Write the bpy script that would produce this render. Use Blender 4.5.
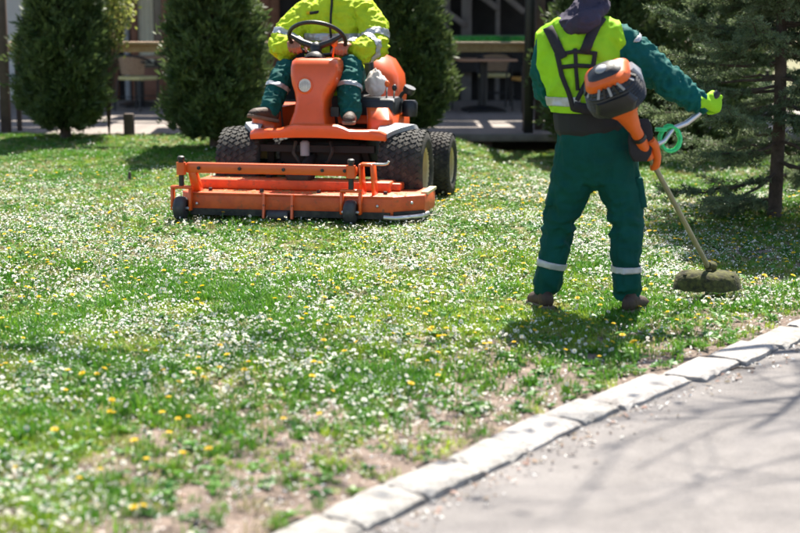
import bpy, bmesh, math, random
import numpy as np
from mathutils import Vector, Matrix, noise
from mathutils.bvhtree import BVHTree
for o in list(bpy.data.objects): bpy.data.objects.remove(o)
R = math.radians
rng = np.random.default_rng(7); random.seed(7)
scene = bpy.context.scene; COL = scene.collection
# ------------------------------------------------------------------ camera, sky, sun, exposure
cam_d = bpy.data.cameras.new('camera'); cam = bpy.data.objects.new('camera', cam_d); COL.objects.link(cam)
cam.location = (0, 0, 1.6); cam.rotation_euler = (R(90-9.397), 0, 0)
cam_d.sensor_width = 36; cam_d.lens = 70; cam_d.clip_end = 3000
cam_d.dof.use_dof = True; cam_d.dof.focus_distance = 9.6; cam_d.dof.aperture_fstop = 1.9
scene.camera = cam
SUN_EL, SUN_AZ = 58, 14            # azimuth: degrees from +Y towards +X
w = bpy.data.worlds.new('World'); scene.world = w; w.use_nodes = True
nt = w.node_tree; sky = nt.nodes.new('ShaderNodeTexSky'); sky.sky_type = 'NISHITA'; sky.sun_disc = False
sky.sun_elevation = R(SUN_EL); sky.sun_rotation = R(SUN_AZ)
nt.links.new(sky.outputs[0], nt.nodes['Background'].inputs[0]); nt.nodes['Background'].inputs[1].default_value = 0.085
sl = bpy.data.lights.new('sun', 'SUN'); sl.energy = 5.0; sl.angle = R(0.53); sl.color = (1, .94, .83)
sun = bpy.data.objects.new('sun', sl); COL.objects.link(sun); sun.location = (6, 25, 40)
sd = Vector((math.sin(R(SUN_AZ))*math.cos(R(SUN_EL)), math.cos(R(SUN_AZ))*math.cos(R(SUN_EL)), math.sin(R(SUN_EL))))
sun.rotation_euler = sd.to_track_quat('Z', 'Y').to_euler()
scene.render.engine = 'CYCLES'
scene.view_settings.view_transform = 'Standard'; scene.view_settings.look = 'None'
scene.view_settings.exposure = 1.58; scene.view_settings.gamma = 1
# ------------------------------------------------------------------ helpers
def V(*a): return np.array(a, float)
def tag(o, label=None, cat=None, group=None, kind=None):
    if label: o['label'] = label
    if cat: o['category'] = cat
    if group: o['group'] = group
    if kind: o['kind'] = kind
    return o
def empty(name, loc=(0, 0, 0), rz=0, label=None, cat=None, group=None, kind=None):
    o = bpy.data.objects.new(name, None); COL.objects.link(o); o.location = loc; o.rotation_euler = (0, 0, rz)
    o.empty_display_size = .1
    return tag(o, label, cat, group, kind)
def link(name, me, m=None, parent=None):
    o = bpy.data.objects.new(name, me); COL.objects.link(o)
    if m is not None and not me.materials: me.materials.append(m)
    if parent is not None: o.parent = parent
    return o
def np_mesh(name, verts, faces_flat, nper, smooth=False):
    """verts (N,3), faces_flat (F,nper)"""
    me = bpy.data.meshes.new(name); F = len(faces_flat)
    me.vertices.add(len(verts)); me.vertices.foreach_set('co', np.asarray(verts, np.float32).ravel())
    me.loops.add(F*nper); me.loops.foreach_set('vertex_index', np.asarray(faces_flat, np.int32).ravel())
    me.polygons.add(F); me.polygons.foreach_set('loop_start', np.arange(0, F*nper, nper, dtype=np.int32))
    me.polygons.foreach_set('loop_total', np.full(F, nper, np.int32))
    if smooth: me.polygons.foreach_set('use_smooth', np.ones(F, bool))
    me.update(); me.validate(); return me
def copy_tree(o, parent=None):
    c = o.copy(); COL.objects.link(c); c.parent = parent
    for ch in list(o.children): copy_tree(ch, c)
    return c
class MB:
    def __init__(s): s.v = []; s.f = []; s.sm = []
    def add(s, vs, fs, smooth=False):
        b = len(s.v); s.v += [tuple(map(float, p)) for p in vs]
        for f in fs: s.f.append(tuple(b+i for i in f)); s.sm.append(smooth)
        return s
    def box(s, c, size, rot=None):
        c = Vector(c); h = Vector(size)/2; vs = []
        for z in (-1, 1):
            for y in (-1, 1):
                for x in (-1, 1):
                    p = Vector((x*h.x, y*h.y, z*h.z))
                    if rot is not None: p = rot @ p
                    vs.append(c+p)
        return s.add(vs, [(0, 2, 3, 1), (4, 5, 7, 6), (0, 1, 5, 4), (2, 6, 7, 3), (0, 4, 6, 2), (1, 3, 7, 5)])
    def bar(s, a, b, wx, wz, up=(0, 0, 1)):
        """rectangular bar from a to b"""
        a, b = Vector(a), Vector(b); t = (b-a).normalized(); u = Vector(up)
        if abs(t.dot(u)) > .98: u = Vector((0, 1, 0))
        sx = t.cross(u).normalized(); uz = sx.cross(t)
        vs = []
        for p in (a, b):
            for i, j in ((-1, -1), (1, -1), (1, 1), (-1, 1)): vs.append(p+sx*wx/2*i+uz*wz/2*j)
        return s.add(vs, [(3, 2, 1, 0), (4, 5, 6, 7), (0, 1, 5, 4), (1, 2, 6, 5), (2, 3, 7, 6), (3, 0, 4, 7)])
    def tube(s, pts, rad, n=10, cap=True, smooth=True):
        pts = [Vector(p) for p in pts]; m = len(pts)
        if not hasattr(rad, '__len__'): rad = [rad]*m
        t0 = (pts[1]-pts[0]).normalized(); u = Vector((0, 0, 1)) if abs(t0.z) < .9 else Vector((1, 0, 0))
        sx = t0.cross(u).normalized(); vs = []
        for i, p in enumerate(pts):
            t = (pts[min(i+1, m-1)]-pts[max(i-1, 0)]).normalized()
            sx = (sx-t*sx.dot(t)).normalized(); sy = t.cross(sx)
            for k in range(n):
                a = 2*math.pi*k/n; vs.append(p+(sx*math.cos(a)+sy*math.sin(a))*rad[i])
        fs = [(i*n+k, i*n+(k+1) % n, (i+1)*n+(k+1) % n, (i+1)*n+k) for i in range(m-1) for k in range(n)]
        s.add(vs, fs, smooth)
        if cap: s.add(vs[:n], [tuple(range(n-1, -1, -1))]); s.add(vs[-n:], [tuple(range(n))])
        return s
    def lathe(s, prof, origin=(0, 0, 0), axis=(0, 0, 1), n=24, smooth=True, a0=0, a1=2*math.pi, xref=None):
        """prof: list of (r, h)"""
        ax = Vector(axis).normalized(); u = Vector(xref) if xref else (Vector((0, 0, 1)) if abs(ax.z) < .9 else Vector((1, 0, 0)))
        sx = (u-ax*u.dot(ax)).normalized(); sy = ax.cross(sx); o = Vector(origin); full = abs(a1-a0-2*math.pi) < 1e-6
        m = n if full else n+1; vs = []
        for r, h in prof:
            for k in range(m):
                a = a0+(a1-a0)*k/n; vs.append(o+ax*h+(sx*math.cos(a)+sy*math.sin(a))*max(r, 1e-4))
        fs = []
        for i in range(len(prof)-1):
            for k in range(n):
                k2 = (k+1) % m; fs.append((i*m+k, i*m+k2, (i+1)*m+k2, (i+1)*m+k))
        return s.add(vs, fs, smooth)
    def prism(s, poly, z0, z1, M=None):
        """poly of (x,y), extruded in z"""
        n = len(poly); vs = [Vector((x, y, z)) for z in (z0, z1) for x, y in poly]
        if M is not None: vs = [M @ p for p in vs]
        return s.add(vs, [tuple(range(n-1, -1, -1)), tuple(range(n, 2*n))]+[(i, (i+1) % n, n+(i+1) % n, n+i) for i in range(n)])
    def loft(s, rings, cap=True, smooth=True):
        n = len(rings[0]); vs = [p for r in rings for p in r]
        fs = [(i*n+k, i*n+(k+1) % n, (i+1)*n+(k+1) % n, (i+1)*n+k) for i in range(len(rings)-1) for k in range(n)]
        s.add(vs, fs, smooth)
        if cap: s.add(rings[0], [tuple(range(n-1, -1, -1))], smooth); s.add(rings[-1], [tuple(range(n))], smooth)
        return s
    def sphere(s, c, r, n=12, sc=(1, 1, 1), rot=None):
        vs, fs = [], []; c = Vector(c); m = n//2
        for i in range(m+1):
            th = math.pi*i/m
            for k in range(n):
                a = 2*math.pi*k/n; p = Vector((math.sin(th)*math.cos(a)*sc[0], math.sin(th)*math.sin(a)*sc[1], math.cos(th)*sc[2]))*r
                if rot is not None: p = rot @ p
                vs.append(c+p)
        fs = [(i*n+k, (i+1)*n+k, (i+1)*n+(k+1) % n, i*n+(k+1) % n) for i in range(m) for k in range(n)]
        return s.add(vs, fs, True)
    def mesh(s, name='m', bevel=0, seg=2, weld=False):
        me = bpy.data.meshes.new(name); me.from_pydata(s.v, [], s.f); me.update()
        me.polygons.foreach_set('use_smooth', s.sm)
        bm = bmesh.new(); bm.from_mesh(me)
        bmesh.ops.remove_doubles(bm, verts=bm.verts, dist=2e-5 if not weld else weld)
        bmesh.ops.recalc_face_normals(bm, faces=bm.faces)
        if bevel:
            es = [e for e in bm.edges if len(e.link_faces) == 2 and e.calc_face_angle(0) > R(35)]
            r = bmesh.ops.bevel(bm, geom=es, offset=bevel, segments=seg, affect='EDGES', profile=.5, clamp_overlap=True)
            for f in bm.faces: f.smooth = True
            for e in bm.edges: e.smooth = len(e.link_faces) != 2 or e.calc_face_angle(0) < R(50)
        else:
            for e in bm.edges:
                if len(e.link_faces) == 2: e.smooth = e.calc_face_angle(0) < R(50)
        bm.to_mesh(me); bm.free(); return me
    def build(s, name, m, parent=None, bevel=0, seg=2, weld=False):
        return link(name, s.mesh(name, bevel, seg, weld), m, parent)
def rrect(cx, cy, hx, hy, r, z, n=4):
    pts = []
    for sx, sy, a0 in ((1, 1, 0), (-1, 1, 90), (-1, -1, 180), (1, -1, 270)):
        for k in range(n+1):
            a = R(a0+90*k/n); pts.append((cx+sx*(hx-r)+r*math.cos(a), cy+sy*(hy-r)+r*math.sin(a), z))
    return pts
# ------------------------------------------------------------------ materials
def mat(name, col, rough=.6, metal=0, var=.15, scale=8, bump=0, bscale=60, col2=None, trans=0, coat=0, spec=.5, perobj=0, thr=None, det=5, grime=None, bdist=.01, ridged=False):
    m = bpy.data.materials.new(name); m.use_nodes = True; t = m.node_tree; b = t.nodes['Principled BSDF']
    b.inputs['Roughness'].default_value = rough; b.inputs['Metallic'].default_value = metal
    b.inputs['Coat Weight'].default_value = coat; b.inputs['Specular IOR Level'].default_value = spec
    tc = t.nodes.new('ShaderNodeTexCoord'); nz = t.nodes.new('ShaderNodeTexNoise'); nz.inputs['Scale'].default_value = scale
    nz.inputs['Detail'].default_value = det; nz.inputs['Roughness'].default_value = .62
    t.links.new(tc.outputs['Object'], nz.inputs['Vector'])
    ramp = t.nodes.new('ShaderNodeValToRGB'); e = ramp.color_ramp.elements
    lo, hi = thr or (.3, .7)
    e[0].position = lo; e[1].position = hi
    c2 = col2 if col2 else tuple(min(1, c*(1+var)) for c in col); c1 = col if col2 else tuple(c*(1-var) for c in col)
    e[0].color = (*c1, 1); e[1].color = (*c2, 1)
    t.links.new(nz.outputs['Fac'], ramp.inputs['Fac']); out = ramp.outputs['Color']
    if perobj:
        oi = t.nodes.new('ShaderNodeObjectInfo'); hs = t.nodes.new('ShaderNodeHueSaturation')
        mr = t.nodes.new('ShaderNodeMapRange'); mr.inputs['To Min'].default_value = 1-perobj; mr.inputs['To Max'].default_value = 1+perobj
        t.links.new(oi.outputs['Random'], mr.inputs['Value']); t.links.new(mr.outputs[0], hs.inputs['Value'])
        mr2 = t.nodes.new('ShaderNodeMapRange'); mr2.inputs['To Min'].default_value = .5+perobj*.06; mr2.inputs['To Max'].default_value = .5-perobj*.08
        t.links.new(oi.outputs['Random'], mr2.inputs['Value']); t.links.new(mr2.outputs[0], hs.inputs['Hue'])
        t.links.new(out, hs.inputs['Color']); out = hs.outputs['Color']
    if grime:
        gc, glo, ghi, gs_ = grime; n3 = t.nodes.new('ShaderNodeTexNoise'); n3.inputs['Scale'].default_value = gs_; n3.inputs['Detail'].default_value = 9; n3.inputs['Roughness'].default_value = .7
        t.links.new(tc.outputs['Object'], n3.inputs['Vector']); r3 = t.nodes.new('ShaderNodeValToRGB'); r3.color_ramp.elements[0].position = glo; r3.color_ramp.elements[1].position = ghi
        t.links.new(n3.outputs['Fac'], r3.inputs['Fac']); mx3 = t.nodes.new('ShaderNodeMix'); mx3.data_type = 'RGBA'
        t.links.new(r3.outputs[0], mx3.inputs['Factor']); t.links.new(out, mx3.inputs[6]); mx3.inputs[7].default_value = (*gc, 1); out = mx3.outputs[2]
        mr3 = t.nodes.new('ShaderNodeMapRange'); mr3.inputs['To Min'].default_value = rough; mr3.inputs['To Max'].default_value = .9
        t.links.new(r3.outputs[0], mr3.inputs['Value']); t.links.new(mr3.outputs[0], b.inputs['Roughness'])
    t.links.new(out, b.inputs['Base Color'])
    if bump:
        n2 = t.nodes.new('ShaderNodeTexNoise'); n2.inputs['Scale'].default_value = bscale; n2.inputs['Detail'].default_value = 4
        if ridged: n2.noise_type = 'RIDGED_MULTIFRACTAL'; n2.inputs['Detail'].default_value = 2; n2.inputs['Distortion'].default_value = .6
        bp = t.nodes.new('ShaderNodeBump'); bp.inputs['Strength'].default_value = bump; bp.inputs['Distance'].default_value = bdist
        t.links.new(tc.outputs['Object'], n2.inputs['Vector']); t.links.new(n2.outputs['Fac'], bp.inputs['Height']); t.links.new(bp.outputs[0], b.inputs['Normal'])
    if trans:
        tr = t.nodes.new('ShaderNodeBsdfTranslucent'); mx = t.nodes.new('ShaderNodeMixShader'); mx.inputs[0].default_value = trans
        t.links.new(out, tr.inputs['Color']); t.links.new(b.outputs[0], mx.inputs[1]); t.links.new(tr.outputs[0], mx.inputs[2])
        t.links.new(mx.outputs[0], t.nodes['Material Output'].inputs['Surface'])
    return m
M_ = {}
def dm(k, *a, **kw): M_[k] = mat(k, *a, **kw)
dm('soil', (.17, .115, .075), .95, scale=5, col2=(.40, .31, .23), bump=.8, bscale=45, det=8)
dm('lawn_soil', (.075, .10, .03), .95, scale=6, col2=(.21, .17, .085), bump=.6, bscale=60, det=10)
dm('asphalt', (.085, .077, .073), .92, scale=170, col2=(.215, .197, .188), bump=.6, bscale=220, det=6, grime=((.225, .206, .195), .42, .74, 2.2))
dm('kerb', (.22, .204, .188), .92, scale=30, col2=(.39, .37, .345), bump=.9, bscale=90, perobj=.18, det=12, grime=((.12, .098, .08), .52, .74, 9))
dm('grass', (.175, .30, .014), .45, scale=1.6, col2=(.31, .44, .035), trans=.48, perobj=.30, spec=.4)
dm('grass_deep', (.05, .185, .010), .45, scale=1.6, col2=(.12, .275, .020), trans=.45, perobj=.30, spec=.4)
dm('grass_dry', (.24, .25, .07), .6, scale=3, col2=(.42, .36, .17), trans=.35, perobj=.3, spec=.3)
dm('broadleaf', (.05, .16, .02), .5, scale=20, col2=(.10, .26, .03), trans=.3, perobj=.25)
dm('petal', (.84, .83, .79), .6, var=.04, trans=.42)
dm('daisy_eye', (.62, .42, .03), .7)
dm('dandelion', (.80, .52, .01), .6, col2=(.90, .68, .02), trans=.4)
dm('stem', (.08, .17, .03), .6)
dm('litter', (.13, .085, .055), .9, scale=30, col2=(.32, .24, .17), perobj=.4)
dm('orange', (.72, .095, .010), .38, var=.08, scale=6, coat=.25, bump=.05, bscale=30, grime=((.30, .10, .045), .60, .80, 22))
dm('orange_deck', (.52, .065, .010), .5, scale=9, col2=(.66, .10, .016), bump=.15, bscale=50, thr=(.35, .6), grime=((.20, .10, .05), .55, .72, 16))
dm('orange_plastic', (.72, .12, .012), .42, var=.08)
dm('black_plastic', (.014, .014, .016), .45, var=.3, bump=.1)
dm('dark_metal', (.03, .028, .027), .55, metal=.3, var=.4, bump=.2)
dm('under', (.012, .011, .010), .8, var=.4)
dm('rubber', (.018, .017, .016), .82, scale=14, col2=(.075, .066, .05), bump=.3, bscale=80, thr=(.4, .75), grime=((.12, .12, .05), .60, .78, 12))
dm('caster_rubber', (.02, .02, .022), .6, col2=(.06, .06, .065), scale=20)
dm('rim', (.50, .40, .20), .5, scale=10, col2=(.62, .52, .30), bump=.1)
dm('grey_plastic', (.30, .30, .31), .5, var=.1)
dm('chrome', (.62, .61, .60), .35, metal=.85, var=.1)
dm('glass_lamp', (.75, .74, .68), .15, var=.05, scale=40, spec=.8)
dm('white_plastic', (.78, .72, .70), .5, var=.06, trans=.2)
dm('hivis', (.50, .64, .022), .7, var=.10, scale=5, bump=.5, bscale=9, spec=.2, ridged=True, bdist=.05, trans=.10, grime=((.34, .40, .04), .56, .80, 7))
dm('hivis_vest', (.36, .72, .022), .7, var=.10, scale=6, bump=.45, bscale=8, spec=.2, ridged=True, bdist=.05, trans=.16, grime=((.26, .46, .05), .58, .82, 8))
dm('teal', (.002, .088, .078), .8, var=.2, scale=6, bump=.55, bscale=9, spec=.2, ridged=True, bdist=.05)
dm('trouser', (.004, .060, .047), .85, var=.22, scale=5, bump=.55, bscale=9, spec=.15, ridged=True, bdist=.05)
dm('trouser_drv', (.005, .080, .070), .8, var=.2, scale=5, bump=.55, bscale=10, spec=.2, ridged=True, bdist=.05)
dm('reflect', (.42, .42, .43), .38, var=.08, scale=30, metal=.25)
dm('strap', (.012, .009, .011), .75, var=.3, scale=40)
dm('band', (.012, .012, .013), .8, var=.3)
dm('hoodie', (.05, .042, .066), .9, var=.2, bump=.5, bscale=14, ridged=True, bdist=.05, spec=.2)
dm('skin', (.36, .15, .09), .55, var=.12, scale=20)
dm('hair', (.05, .028, .015), .7, var=.4, scale=60)
dm('boot', (.05, .026, .015), .7, var=.3, scale=15, bump=.3)
dm('sole', (.16, .11, .075), .8, var=.3)
dm('glove_brown', (.12, .05, .03), .7, var=.2)
dm('dirt_olive', (.020, .019, .008), .95, scale=30, col2=(.10, .10, .02), bump=.5, bscale=60, thr=(.36, .7), det=8)
dm('shaft', (.21, .20, .13), .5, metal=.35, scale=10, col2=(.30, .28, .17))
dm('line_green', (.05, .62, .20), .4, var=.08)
dm('wood_rail', (.36, .23, .14), .65, scale=12, col2=(.52, .37, .25), bump=.2)
dm('wood_deck', (.16, .135, .12), .8, scale=6, col2=(.26, .22, .19), bump=.3, perobj=.15)
dm('wood_dark', (.060, .040, .032), .75, scale=8, col2=(.11, .075, .058), bump=.2)
dm('wood_clad', (.17, .075, .042), .7, scale=6, col2=(.25, .115, .065), perobj=.15)
dm('wood_grey', (.13, .115, .11), .85, scale=6, col2=(.21, .19, .18), bump=.3)
dm('table_wood', (.36, .20, .12), .5, scale=6, col2=(.48, .28, .17))
dm('cushion', (.62, .55, .25), .8, var=.1)
dm('seat_wood', (.62, .33, .08), .55, var=.1)
dm('wicker', (.20, .12, .07), .7, scale=60, col2=(.42, .28, .17))
dm('plaster', (.66, .63, .62), .9, var=.06, bump=.1)
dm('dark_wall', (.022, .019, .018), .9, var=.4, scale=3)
dm('canvas', (.16, .13, .11), .9, var=.1)
dm('curtain', (.60, .55, .42), .85, var=.08)
dm('pane', (.05, .055, .06), .08, var=.1, spec=.8)
dm('bark', (.05, .034, .025), .95, scale=14, col2=(.115, .08, .06), bump=1, bscale=40)
dm('thuja', (.026, .060, .016), .55, scale=6, col2=(.15, .20, .065), trans=.34)
dm('spruce', (.060, .105, .048), .55, scale=3.5, col2=(.23, .28, .14), trans=.42)
dm('shrub', (.14, .22, .03), .5, scale=9, col2=(.42, .40, .12), trans=.4)
dm('tree_leaf', (.06, .14, .02), .55, scale=5, col2=(.10, .2, .03), trans=.4)
dm('fake_grass', (.015, .15, .03), .7, scale=30, col2=(.03, .26, .05))
dm('stone_white', (.62, .60, .58), .9, var=.1)
# ------------------------------------------------------------------ ground
def ss(t):
    t = np.clip(t, 0, 1); return t*t*(3-2*t)
KO = V(-0.016, 4.838); KD = V(.5665, .8240); KN = V(.8240, -.5665)      # kerb origin, direction, normal towards the path
def lawn_z(x, y):
    x, y = np.asarray(x, float), np.asarray(y, float)
    wdt = 2.2-1.2*ss((y-13)/3); sx = 1-ss((x-.3)/wdt)
    sy = .6*ss((y-8.2)/3)+.4*ss((y-13.5)/4)
    n = (x-KO[0])*KN[0]+(y-KO[1])*KN[1]
    und = .016*np.sin(x*2.1+.6*y)*np.sin(y*1.3+.4)*ss((-n-.2)/1.0)
    return .2*sx*sy*ss((-n-.3)/2)+und*(1-ss((y-9.5)/1))
def bow(t): return -.02*np.exp(-((t-1.2)/.8)**2)+.125*ss((t-1.3)/2.4)
def grid_kerb(name, t0, t1, nt_, ns, zf, m):
    t = np.linspace(t0, t1, nt_); T, N = np.meshgrid(t, ns, indexing='ij')
    N = N+bow(T)*(np.abs(N) < .6)
    X = KO[0]+KD[0]*T+KN[0]*N; Y = KO[1]+KD[1]*T+KN[1]*N; Z = zf(X, Y, N)
    nn = len(ns); idx = np.arange(nt_*nn).reshape(nt_, nn)
    f = np.stack([idx[:-1, :-1], idx[1:, :-1], idx[1:, 1:], idx[:-1, 1:]], -1).reshape(-1, 4)[:, ::-1]
    me = np_mesh(name, np.stack([X, Y, Z], -1).reshape(-1, 3), f, 4, True)
    return tag(link(name, me, m), kind='structure')
g = MB().add([(-900, -300, -.16), (900, -300, -.16), (900, 1500, -.16), (-900, 1500, -.16)], [(0, 1, 2, 3)])
tag(g.build('ground', M_['lawn_soil']), kind='structure')
ns = -np.concatenate([np.linspace(.09, 1.2, 16), np.linspace(1.3, 14, 60), np.linspace(15, 45, 16)])
def lz(X, Y, N):
    z = lawn_z(X, Y)+.010*np.sin(X*23)*np.sin(Y*19+X*7)*(N < -.25)
    return z-.012*ss((N+.32)/.12)
grid_kerb('lawn', -9, 34, 190, ns[::-1], lz, M_['lawn_soil'])
# lawn material: bare soil near the kerb and in patches
def lawn_material():
    m = M_['lawn_soil']; t = m.node_tree; b = t.nodes['Principled BSDF']
    green = b.inputs['Base Color'].links[0].from_socket
    geo = t.nodes.new('ShaderNodeNewGeometry'); dot = t.nodes.new('ShaderNodeVectorMath'); dot.operation = 'DOT_PRODUCT'
    dot.inputs[1].default_value = (KN[0], KN[1], 0); t.links.new(geo.outputs['Position'], dot.inputs[0])
    mr = t.nodes.new('ShaderNodeMapRange'); k = float(KO@KN); mr.inputs['From Min'].default_value = k-1.5; mr.inputs['From Max'].default_value = k-.2
    t.links.new(dot.outputs['Value'], mr.inputs['Value'])
    nz = t.nodes.new('ShaderNodeTexNoise'); nz.inputs['Scale'].default_value = 1.7; nz.inputs['Detail'].default_value = 6
    t.links.new(geo.outputs['Position'], nz.inputs['Vector'])
    ad = t.nodes.new('ShaderNodeMath'); ad.operation = 'ADD'; t.links.new(mr.outputs[0], ad.inputs[0]); t.links.new(nz.outputs['Fac'], ad.inputs[1])
    rp = t.nodes.new('ShaderNodeValToRGB'); rp.color_ramp.elements[0].position = .55; rp.color_ramp.elements[1].position = .8
    t.links.new(ad.outputs[0], rp.inputs['Fac'])
    n2 = t.nodes.new('ShaderNodeTexNoise'); n2.inputs['Scale'].default_value = 9; n2.inputs['Detail'].default_value = 10; n2.inputs['Roughness'].default_value = .7
    t.links.new(geo.outputs['Position'], n2.inputs['Vector'])
    r2 = t.nodes.new('ShaderNodeValToRGB'); e = r2.color_ramp.elements; e[0].position = .35; e[1].position = .7
    e[0].color = (.065, .044, .033, 1); e[1].color = (.235, .175, .138, 1); t.links.new(n2.outputs['Fac'], r2.inputs['Fac'])
    mx = t.nodes.new('ShaderNodeMix'); mx.data_type = 'RGBA'
    t.links.new(rp.outputs[0], mx.inputs['Factor']); t.links.new(green, mx.inputs[6]); t.links.new(r2.outputs[0], mx.inputs[7])
    t.links.new(mx.outputs[2], b.inputs['Base Color'])
lawn_material()
grid_kerb('path', -9, 34, 60, np.concatenate([np.linspace(-.25, .6, 8), np.linspace(.8, 7, 20)]),
          lambda X, Y, N: -.026+.004*np.sin(X*3)*np.sin(Y*2.3), M_['asphalt'])
# kerb stones
kerb = empty('kerb', (KO[0], KO[1], 0), math.atan2(KD[1], KD[0]), kind='structure')
cuts = [-3.1, -2.6, -2.05, -1.6, -1.05, -.62, -.16, .19, .58, .9, 1.33, 1.64, 2.28, 2.7, 3.12, 3.61, 4.1, 4.62, 5.1, 5.62, 6.1, 6.65, 7.2, 7.7, 8.3, 8.8, 9.3, 9.9, 10.4, 11]
for i, (a, b) in enumerate(zip(cuts[:-1], cuts[1:])):
    gap = .013 if i not in (7, 8) else .024
    L = b-a-gap; W = .195; nx, ny, nz_ = 8, 5, 3
    bm = bmesh.new(); bmesh.ops.create_cube(bm, size=1)
    bmesh.ops.subdivide_edges(bm, edges=bm.edges, cuts=9, use_grid_fill=True)
    sk = random.uniform(-.05, .05)
    for v in bm.verts:
        x, y, z = v.co
        r = .012+.01*random.random()
        ex, ey = abs(x)*2, abs(y)*2
        dz = -.010*max(0, (ey-.8)/.2)**2-.009*max(0, (ex-.85)/.15)**2 if z > 0 else 0
        if random.random() < .08 and z > .4 and (ex > .95 or ey > .95): dz -= random.uniform(.006, .016)
        p = Vector((x*L+y*sk, y*W, z*.16+dz))
        nv = noise.noise(Vector((p.x*9+i*3.1, p.y*9, p.z*9)))
        p += Vector((nv*.016*(ex > .9), noise.noise(p*8+Vector((i, 3, 5)))*.012*(ey > .9), (noise.noise(p*7+Vector((i*2.2, 0, 0)))*.004+noise.noise(p*31)*.002)*(z > 0)))
        v.co = p
    bm.normal_update()
    for f in bm.faces: f.smooth = True
    for e in bm.edges: e.smooth = e.calc_face_angle(0) < R(32)
    me = bpy.data.meshes.new('kerb_stone'); bm.to_mesh(me); bm.free()
    o = link('kerb_stone', me, M_['kerb'], kerb)
    tm = (a+b)/2
    o.location = (tm, .093-float(bow(tm))+random.uniform(-.008, .008), -.074+random.uniform(-.005, .006)); o.rotation_euler = (random.uniform(-.03, .03)+.03, random.uniform(-.02, .02), random.uniform(-.03, .03))
# ------------------------------------------------------------------ terrace and building behind
FZ = .21
terr = empty('terrace', (0, 17.6, FZ), kind='structure')
bm_ = MB().box((0, 0, 0), (17, .135, .03)).mesh('board', .004, 1); bm_.materials.append(M_['wood_deck'])
for i in range(46):
    o = link('board', bm_, None, terr); o.location = (-1, .07+i*.142, -.016)
MB().box((-1, -.012, -.045), (17, .022, .085)).build('edge_board', M_['wood_grey'], terr, .003, 1)
for x in np.arange(-9, 8, 1.25): MB().box((x, .15, -.13), (.1, .1, .19)).build('joist_foot', M_['wood_dark'], terr)
MB().box((-1, 1.2, -.12), (17, .05, .16)).build('joist', M_['under'], terr)
def post(name, x, y, wd, h, m, label):
    o = MB().box((0, 0, h/2), (wd, wd, h)).build(name, m, None, .006, 1); o.location = (x, y, FZ-.02); tag(o, label, 'post', 'pergola posts'); return o
post('pergola_post', -4.66, 17.72, .07, 2.95, M_['wood_dark'], 'slim dark brown post at the far left edge')
post('pergola_post', -4.5, 17.80, .10, 2.95, M_['wood_dark'], 'thick dark brown post beside leftmost cypress')
post('pergola_post', 1.46, 17.72, .105, 2.95, M_['black_plastic'], 'black post at terrace edge left of the standing worker')
post('pergola_post', 1.62, 18.2, .10, 2.95, M_['wood_dark'], 'brown post just behind the black terrace post')
rail = MB().box((0, 0, 0), (6.0, .16, .03)).build('top_board', M_['wood_rail'], None, .004, 1)
rail.name = 'terrace_rail'; rail.location = (-1.5, 17.99, 1.215); tag(rail, 'long brown wooden rail board across the terrace front', 'rail')
MB().box((0, .03, -.06), (6.0, .05, .085)).build('rail_beam', M_['wood_rail'], rail, .004, 1)
r2 = MB().box((0, 0, 0), (3.4, .14, .03)).build('terrace_rail', M_['wood_rail'], None, .004, 1); r2.location = (3.25, 18.0, 1.215); tag(r2, 'brown wooden rail board running behind the spruce', 'rail')
MB().box((0, .03, -.06), (3.4, .05, .085)).build('rail_beam', M_['wood_rail'], r2, .004, 1)
r3 = MB().box((0, 0, 0), (2.2, .14, .03)).build('terrace_rail', M_['wood_rail'], None, .004, 1); r3.location = (-5.62, 17.95, 1.2); tag(r3, 'reddish brown rail board crossing the far left posts', 'rail')
for rr, xs in ((rail, (-2.9, -1.0, 1.0, 2.94)), (r2, (-1.55, 1.6)), (r3, (-1.0,))):
    for x in xs: MB().box((x, .03, -.57), (.05, .05, .93 if rr is not r3 else .9)).build('rail_post', M_['wood_dark'], rr)
# green artificial grass strip on the rail
gs = MB()
for i in range(1500):
    x = random.uniform(-.5, .5); y = random.uniform(-.05, .05); h = random.uniform(.04, .085); a = random.random()*6.3; dx, dy = math.cos(a)*.006, math.sin(a)*.006
    lx, ly = random.uniform(-.03, .03), random.uniform(-.03, .03)
    gs.add([(x-dx, y-dy, 0), (x+dx, y+dy, 0), (x+lx, y+ly, h)], [(0, 1, 2)])
gs.box((0, 0, .01), (1.02, .11, .02))
o = gs.build('grass_strip', M_['fake_grass']); o.location = (.93, 18.02, 1.231); tag(o, 'bright green strip of artificial grass lying on the rail', 'grass strip')
# unseen pergola roof added to shade the terrace; canvas gaps let sun patches through
perg = empty('pergola_shade_roof', (0, 17.7, 3.12), label='unseen pergola roof of beams and canvas strips, added to shade the terrace', cat='pergola')
for x in (-8, -4.5, -1.5, 1.5, 5.5): MB().box((x, 3.4, .08), (.1, 6.9, .16)).build('beam', M_['wood_dark'], perg)
for y in (.02, 3.3, 6.6): MB().box((-1.2, y, -.05), (14.6, .1, .1)).build('cross_beam', M_['wood_dark'], perg)
yy = 1.75
while yy < 6.3:
    wd = random.uniform(.6, 1.2); xx = -8.4
    while xx < 5.8:
        lx = random.uniform(1.2, 3.2)
        MB().box((xx+lx/2, yy+wd/2, .18+random.uniform(0, .04)), (lx, wd, .012), Matrix.Rotation(random.uniform(-.06, .06), 3, 'Z')).build('shade_strip', M_['canvas'], perg)
        xx += lx+(random.uniform(.1, .6) if xx > -2 else random.uniform(.4, 1.3))
    yy += wd+random.uniform(-.06, .12)
for x in (-8, 5.5):
    for y in (17.8, 24.2): post('pergola_post', x, y, .1, 2.95, M_['wood_dark'], '%s %s corner post of the pergola outside the picture' % ('front' if y < 20 else 'back', 'left' if x < 0 else 'right'))
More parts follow.
